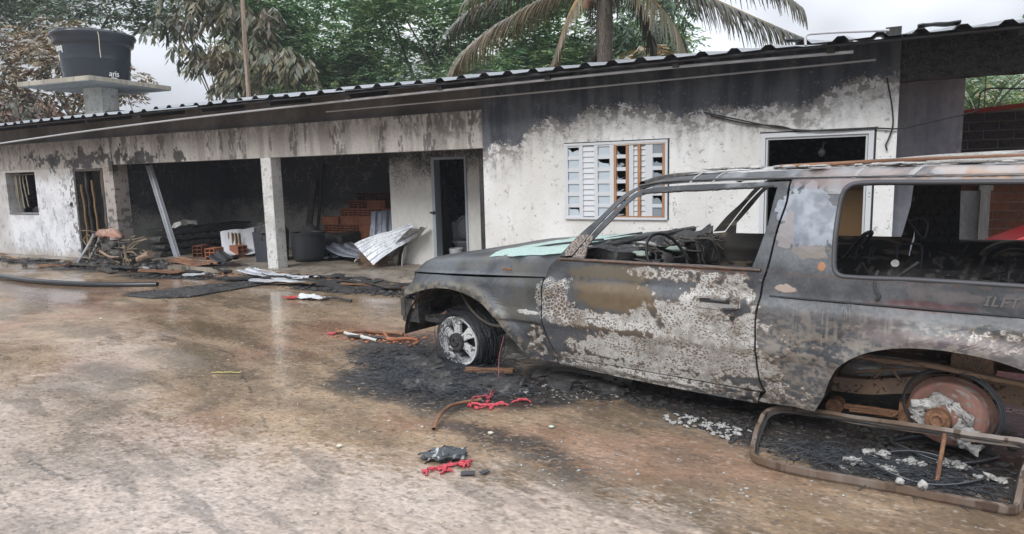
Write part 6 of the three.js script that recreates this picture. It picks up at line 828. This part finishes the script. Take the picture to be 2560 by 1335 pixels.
// big green trees in the middle
tree('feathery_tree', 'tall feathery green tree behind the middle of the roof left of the palm', -13.6, -20.5, { seed: 1, trunkR: 0.2, fork: 2.6, blobs: blobs(rng(1), 34, 0, 5.9, 0, 4.4, 2.6, 1.6, 0.8, 1.5), sprays: 300, leaves: 9, spray: 0.6, len: 0.2, wid: 0.48, droop: 0.15, palette: GREEN, bark: bark2, group: 'green trees behind the house' });
tree('feathery_tree', 'feathery green tree directly behind the left fronds of the palm', -9.0, -21.5, { seed: 2, trunkR: 0.2, fork: 2.6, blobs: blobs(rng(2), 26, 0.2, 5.6, 0, 2.9, 2.4, 1.6, 0.8, 1.4), sprays: 300, leaves: 9, spray: 0.6, len: 0.2, wid: 0.48, droop: 0.15, palette: GREEN, bark: bark2, group: 'green trees behind the house' });
tree('feathery_tree', 'feathery green tree right behind the thin pole', -20.0, -19.5, { seed: 3, trunkR: 0.18, fork: 2.6, blobs: blobs(rng(3), 22, 0, 5.8, 0, 2.8, 2.6, 1.6, 0.7, 1.3), sprays: 280, leaves: 9, spray: 0.55, len: 0.2, wid: 0.48, droop: 0.15, palette: GREEN, bark: bark2, group: 'green trees behind the house' });
// scorched trees around the tank
tree('scorched_tree', 'large tree with tan scorched leaves behind the water tank', -24.5, -13.5, { seed: 4, trunkR: 0.3, fork: 3.0, blobs: [...blobs(rng(4), 14, -0.5, 5.4, 0, 3.0, 1.9, 1.5, 0.8, 1.3)], sprays: 170, leaves: 8, spray: 0.4, len: 0.2, wid: 0.45, droop: 0.45, palette: SCORCH, group: 'scorched trees' });
tree('scorched_tree', 'dark leafed tree reaching over the top left corner', -27.5, -16, { seed: 5, trunkR: 0.28, fork: 4.0, blobs: blobs(rng(5), 14, 1.0, 8.2, 0, 4.5, 1.3, 1.5, 0.9, 1.5), sprays: 160, leaves: 8, spray: 0.45, len: 0.2, wid: 0.45, droop: 0.3, palette: DEEP, group: 'scorched trees' });
tree('scorched_tree', 'low tree with brown hanging leaves left of the tank stand', -22.2, -11.6, { seed: 6, trunkR: 0.14, fork: 1.8, blobs: blobs(rng(6), 9, -0.6, 3.5, 0, 1.9, 0.5, 0.8, 0.5, 0.8), sprays: 190, leaves: 7, spray: 0.3, len: 0.22, wid: 0.35, droop: 1.0, palette: [[0.26, 0.13, 0.06], [0.17, 0.09, 0.045], [0.10, 0.075, 0.04], [0.06, 0.07, 0.035]], group: 'scorched trees' });
tree('wilted_tree', 'tall thin tree with drooping olive leaf bunches right of the tank', -18.0, -15, { seed: 7, trunkR: 0.11, fork: 3.4, blobs: [[-1.9, 6.6, 0, 0.8, 0.5, 0.8], [-0.9, 7.3, 0, 0.9, 0.6, 0.9], [0.2, 6.9, 0, 0.9, 0.5, 0.9], [1.0, 6.4, 0, 0.9, 0.5, 0.9], [1.7, 5.6, 0, 0.8, 0.4, 0.7], [-1.2, 5.7, 0, 0.6, 0.4, 0.6], [0.1, 5.4, 0, 0.8, 0.4, 0.8], [0.7, 4.6, 0, 0.55, 0.4, 0.6], [2.2, 6.3, 0, 0.6, 0.3, 0.6], [-0.2, 8.2, 0, 1.2, 0.5, 0.9], [1.4, 7.8, 0, 1.0, 0.5, 0.9]], sprays: 75, leaves: 7, spray: 0.25, len: 0.34, wid: 0.3, droop: 1.3, palette: OLIVE, group: 'scorched trees' });
tree('wilted_tree', 'small wilted tree with tan leaf bunches beside the thin pole', -15.4, -14, { seed: 8, trunkR: 0.07, fork: 3.0, blobs: [[0.5, 4.8, 0, 0.5, 0.3, 0.5], [1.2, 4.9, 0, 0.5, 0.3, 0.5], [-0.5, 4.5, 0, 0.5, 0.35, 0.5], [1.7, 4.6, 0, 0.45, 0.3, 0.4], [-0.9, 5.3, 0, 0.5, 0.3, 0.5]], sprays: 80, leaves: 6, spray: 0.2, len: 0.32, wid: 0.3, droop: 1.3, palette: [...OLIVE, [0.22, 0.18, 0.08]], group: 'scorched trees' });
// trees seen behind the palm trunk and through the carport
tree('slender_tree', 'slender dark tree just right of the palm trunk', -5.6, -19, { seed: 9, trunkR: 0.10, fork: 3.4, blobs: [[-0.6, 5.2, 0, 0.7, 0.6, 0.6], [0.5, 5.4, 0, 0.6, 0.7, 0.6], [0.8, 6.2, 0, 0.5, 0.6, 0.5], [-0.9, 6.0, 0, 0.6, 0.6, 0.5]], sprays: 150, leaves: 8, spray: 0.35, len: 0.2, wid: 0.3, droop: 0.9, palette: DEEP });
tree('yellow_bush', 'low yellowing tree peeping over the roof right of the palm', -5.2, -17, { seed: 10, trunkR: 0.08, fork: 2.8, blobs: [[0, 4.35, 0, 0.7, 0.35, 0.5], [0.6, 4.2, 0, 0.5, 0.3, 0.4]], sprays: 140, leaves: 6, spray: 0.2, len: 0.26, wid: 0.5, droop: 0.5, palette: [[0.42, 0.25, 0.05], [0.30, 0.2, 0.05], [0.16, 0.15, 0.05]] });
tree('light_green_tree', 'bright yellow green bush above the brick wall', 3.2, -20, { seed: 11, trunkR: 0.1, fork: 1.4, blobs: blobs(rng(11), 12, -0.2, 2.7, 0, 1.3, 0.35, 0.8, 0.5, 0.8), sprays: 200, leaves: 8, spray: 0.35, len: 0.16, wid: 0.45, droop: 0.2, palette: [[0.24, 0.38, 0.10], [0.30, 0.44, 0.12], [0.16, 0.28, 0.08], [0.48, 0.38, 0.10]] });
tree('feathery_tree', 'deep green tree filling the gap under the carport header', 3.4, -25, { seed: 12, trunkR: 0.2, fork: 2.0, blobs: blobs(rng(12), 14, 0, 4.2, 0, 3.0, 1.2, 1.2, 0.8, 1.3), sprays: 170, leaves: 8, spray: 0.5, len: 0.2, wid: 0.4, droop: 0.3, palette: GREEN, group: 'green trees behind the house' });
// ---------------------------------------------------------------- palms
function frond(name, P, leafL, seed, palette, parent, hang = 1, n = 60, r0 = 0.035) {
  leafL *= 1.3; n = Math.round(n * 1.35);
  const c = new THREE.CatmullRomCurve3(P.map(p => V3(...p)), false, 'centripetal'), R = rng(seed), pos = [], colr = [], idx = [];
  const f = sub(name, parent), N = 24, rg = []; { const ring = new THREE.TubeGeometry(c, N, 1, 5), p = ring.attributes.position; const pts = []; for (let i = 0; i <= N; i++) pts.push(c.getPointAt(i / N)); for (let i = 0; i <= N; i++) for (let j = 0; j <= 5; j++) { const k = i * 6 + j, w = r0 * (1 - 0.8 * i / N); p.setXYZ(k, pts[i].x + (p.getX(k) - pts[i].x) * w, pts[i].y + (p.getY(k) - pts[i].y) * w, pts[i].z + (p.getZ(k) - pts[i].z) * w); } ring.computeVertexNormals(); mesh('rachis', ring, std({ color: col(0.30, 0.20, 0.09), roughness: 0.8 }), f); }
  for (let i = 0; i < n; i++) for (const s of [-1, 1]) {
    const t = 0.10 + 0.89 * (i + R() * 0.8) / n, p = c.getPointAt(Math.min(t, 0.999)), tg = c.getTangentAt(Math.min(t, 0.999)); if (R() < 0.1) continue;
    const side = V3(-tg.z, 0, tg.x).normalize().multiplyScalar(s), L = leafL * (0.55 + 0.6 * Math.sin(Math.min(1, t * 1.15) * 2.6)) * (0.75 + 0.4 * R()), w = 0.017 + 0.012 * R(); let d = tg.clone().multiplyScalar(0.55).addScaledVector(side, 0.75).add(V3(0, -0.15 * hang + 0.2 * (R() - 0.5), 0)).normalize(); const q = p.clone(), tone = palette[Math.floor(R() * palette.length)], v = 0.8 + 0.4 * R(), base = pos.length / 3, wd = V3().crossVectors(d, V3(0.3 * (R() - 0.5), 1, 0.3 * (R() - 0.5))).normalize();
    for (let k = 0; k <= 4; k++) { const ww = w * (k === 4 ? 0.15 : 1 - 0.18 * k); pos.push(q.x - wd.x * ww, q.y - wd.y * ww, q.z - wd.z * ww, q.x + wd.x * ww, q.y + wd.y * ww, q.z + wd.z * ww); for (let z = 0; z < 2; z++) colr.push(tone[0] * v, tone[1] * v, tone[2] * v); q.addScaledVector(d, L / 4); d.add(V3(0.1 * (R() - 0.5), -(0.28 + 0.2 * R()) * hang, 0.1 * (R() - 0.5))).normalize(); if (k) idx.push(base + k * 2 - 2, base + k * 2 - 1, base + k * 2, base + k * 2 - 1, base + k * 2 + 1, base + k * 2); }
  }
  const g = new THREE.BufferGeometry(); g.setAttribute('position', new THREE.Float32BufferAttribute(pos, 3)); g.setAttribute('color', new THREE.Float32BufferAttribute(colr, 3)); g.setIndex(idx); g.computeVertexNormals(); mesh('leaflets', g, leafMat, f); return f;
}
const DRY = [[0.27, 0.20, 0.10], [0.20, 0.145, 0.075], [0.15, 0.115, 0.06], [0.33, 0.26, 0.14]], MIX = [[0.14, 0.12, 0.05], [0.20, 0.16, 0.07], [0.10, 0.10, 0.045], [0.26, 0.19, 0.09]], DARKP = [[0.06, 0.055, 0.035], [0.10, 0.085, 0.05], [0.08, 0.08, 0.04]];
{
  const p = thing('coconut_palm', 'coconut palm with drooping half brown fronds above the roof', 'palm tree', [-5.05, 0, -14]);
  const R = rng(3), prof = []; for (let k = 0; k <= 90; k++) { const y = k / 90 * 5.5; prof.push(new THREE.Vector2(0.185 - 0.004 * y + (k % 3 === 0 ? 0.014 : 0) + 0.012 * (vn(y * 3, 1, 5) - 0.5), y)); }
  mesh('trunk', new THREE.LatheGeometry(prof, 18), std({ map: T.bark, color: col(0.75, 0.72, 0.72), roughness: 0.95, bumpMap: bumpFine, bumpScale: 0.02 }), p);
  const K = [-0.0, 5.45, 0], A = (x, y, z = 0) => [x + 5.05, y, z];
  frond('frond', [K, A(-6.0, 5.32, 0.3), A(-7.2, 4.85, 0.5), A(-8.1, 4.3, 0.6), A(-8.55, 3.7, 0.6)], 0.62, 1, DRY, p, 1.1, 70);
  frond('frond', [K, A(-5.35, 5.1, 0.6), A(-5.65, 4.4, 0.8), A(-5.9, 3.6, 0.8), A(-6.0, 3.2, 0.7)], 0.42, 2, DRY, p, 1.3, 40, 0.06);
  frond('frond', [K, A(-4.3, 5.3, 0.5), A(-3.75, 4.75, 0.7), A(-3.35, 4.2, 0.7), A(-3.1, 3.5, 0.7)], 0.6, 3, MIX, p, 1.0, 60);
  frond('frond', [K, A(-3.9, 5.35, 0.3), A(-2.9, 4.85, 0.3), A(-2.1, 4.4, 0.3), A(-1.15, 3.88, 0.3)], 0.62, 4, DARKP, p, 1.25, 80);
  frond('frond', [K, A(-3.6, 5.75, -0.3), A(-2.5, 5.4, -0.5), A(-1.7, 4.95, -0.5), A(-1.25, 4.55, -0.5)], 0.55, 5, DARKP, p, 1.2, 60);
  frond('frond', [K, A(-6.4, 5.75, -0.4), A(-7.9, 5.7, -0.6), A(-8.8, 5.4, -0.6), A(-9.4, 4.95, -0.6)], 0.62, 6, DARKP, p, 1.2, 64);
  frond('frond', [K, A(-5.6, 5.9, 0.4), A(-6.5, 5.9, 0.8), A(-7.3, 5.6, 1.0), A(-7.7, 5.25, 1.1)], 0.6, 7, MIX, p, 1.2, 54);
  frond('frond', [K, A(-4.7, 5.35, -0.5), A(-4.4, 4.9, -0.9), A(-4.3, 4.3, -1.0), A(-4.2, 3.8, -1.0)], 0.42, 8, DARKP, p, 1.2, 46);
  frond('frond', [K, A(-5.3, 5.4, -0.5), A(-5.55, 5.0, -0.9), A(-5.6, 4.4, -1.0), A(-5.7, 4.0, -1.0)], 0.42, 9, DARKP, p, 1.2, 46);
  frond('frond', [K, A(-4.8, 5.9, 0.4), A(-4.2, 5.8, 0.9), A(-3.6, 5.4, 1.1), A(-3.3, 5.0, 1.1)], 0.5, 10, MIX, p, 1.2, 46);
  for (const [x, y, z] of [[-0.42, 5.3, 0.25], [-0.2, 5.22, 0.3], [-0.36, 5.12, 0.1]]) mesh('coconut', new THREE.SphereGeometry(0.13, 16, 12).scale(1, 1.15, 1).translate(x, y, z), std({ color: col(0.46, 0.20, 0.08), roughness: 0.7 }), p);
  mesh('fibre', merge(Array.from({ length: 40 }, () => { const a = R() * 6.28; return tube([[0.15 * Math.cos(a), 5.4, 0.15 * Math.sin(a)], [0.28 * Math.cos(a), 5.1, 0.28 * Math.sin(a)], [0.3 * Math.cos(a), 4.6 + 0.5 * R(), 0.3 * Math.sin(a)]], 0.012, 6, 3); })), M.bark, p);
}
{
  const p = thing('small_palm', 'small green palm seen through the gap under the carport header', 'palm tree', [2.05, 0, -17.5]); mesh('trunk', new THREE.CylinderGeometry(0.1, 0.13, 2.3, 12).translate(0, 1.15, 0), M.bark, p);
  const GP = [[0.20, 0.32, 0.17], [0.26, 0.38, 0.20], [0.15, 0.26, 0.13]]; for (let k = 0; k < 9; k++) { const a = k / 9 * 6.283 + 0.3; frond('frond', [[0, 2.3, 0], [0.4 * Math.cos(a), 3.0, 0.4 * Math.sin(a)], [0.9 * Math.cos(a), 3.4, 0.9 * Math.sin(a)], [1.5 * Math.cos(a), 3.3, 1.5 * Math.sin(a)]], 0.5, 40 + k, GP, p, 0.5, 26, 0.02); }
}
scene.fog = new THREE.FogExp2(new THREE.Color(0.86, 0.91, 1.0), 0.0014);
renderer.render(scene, camera);
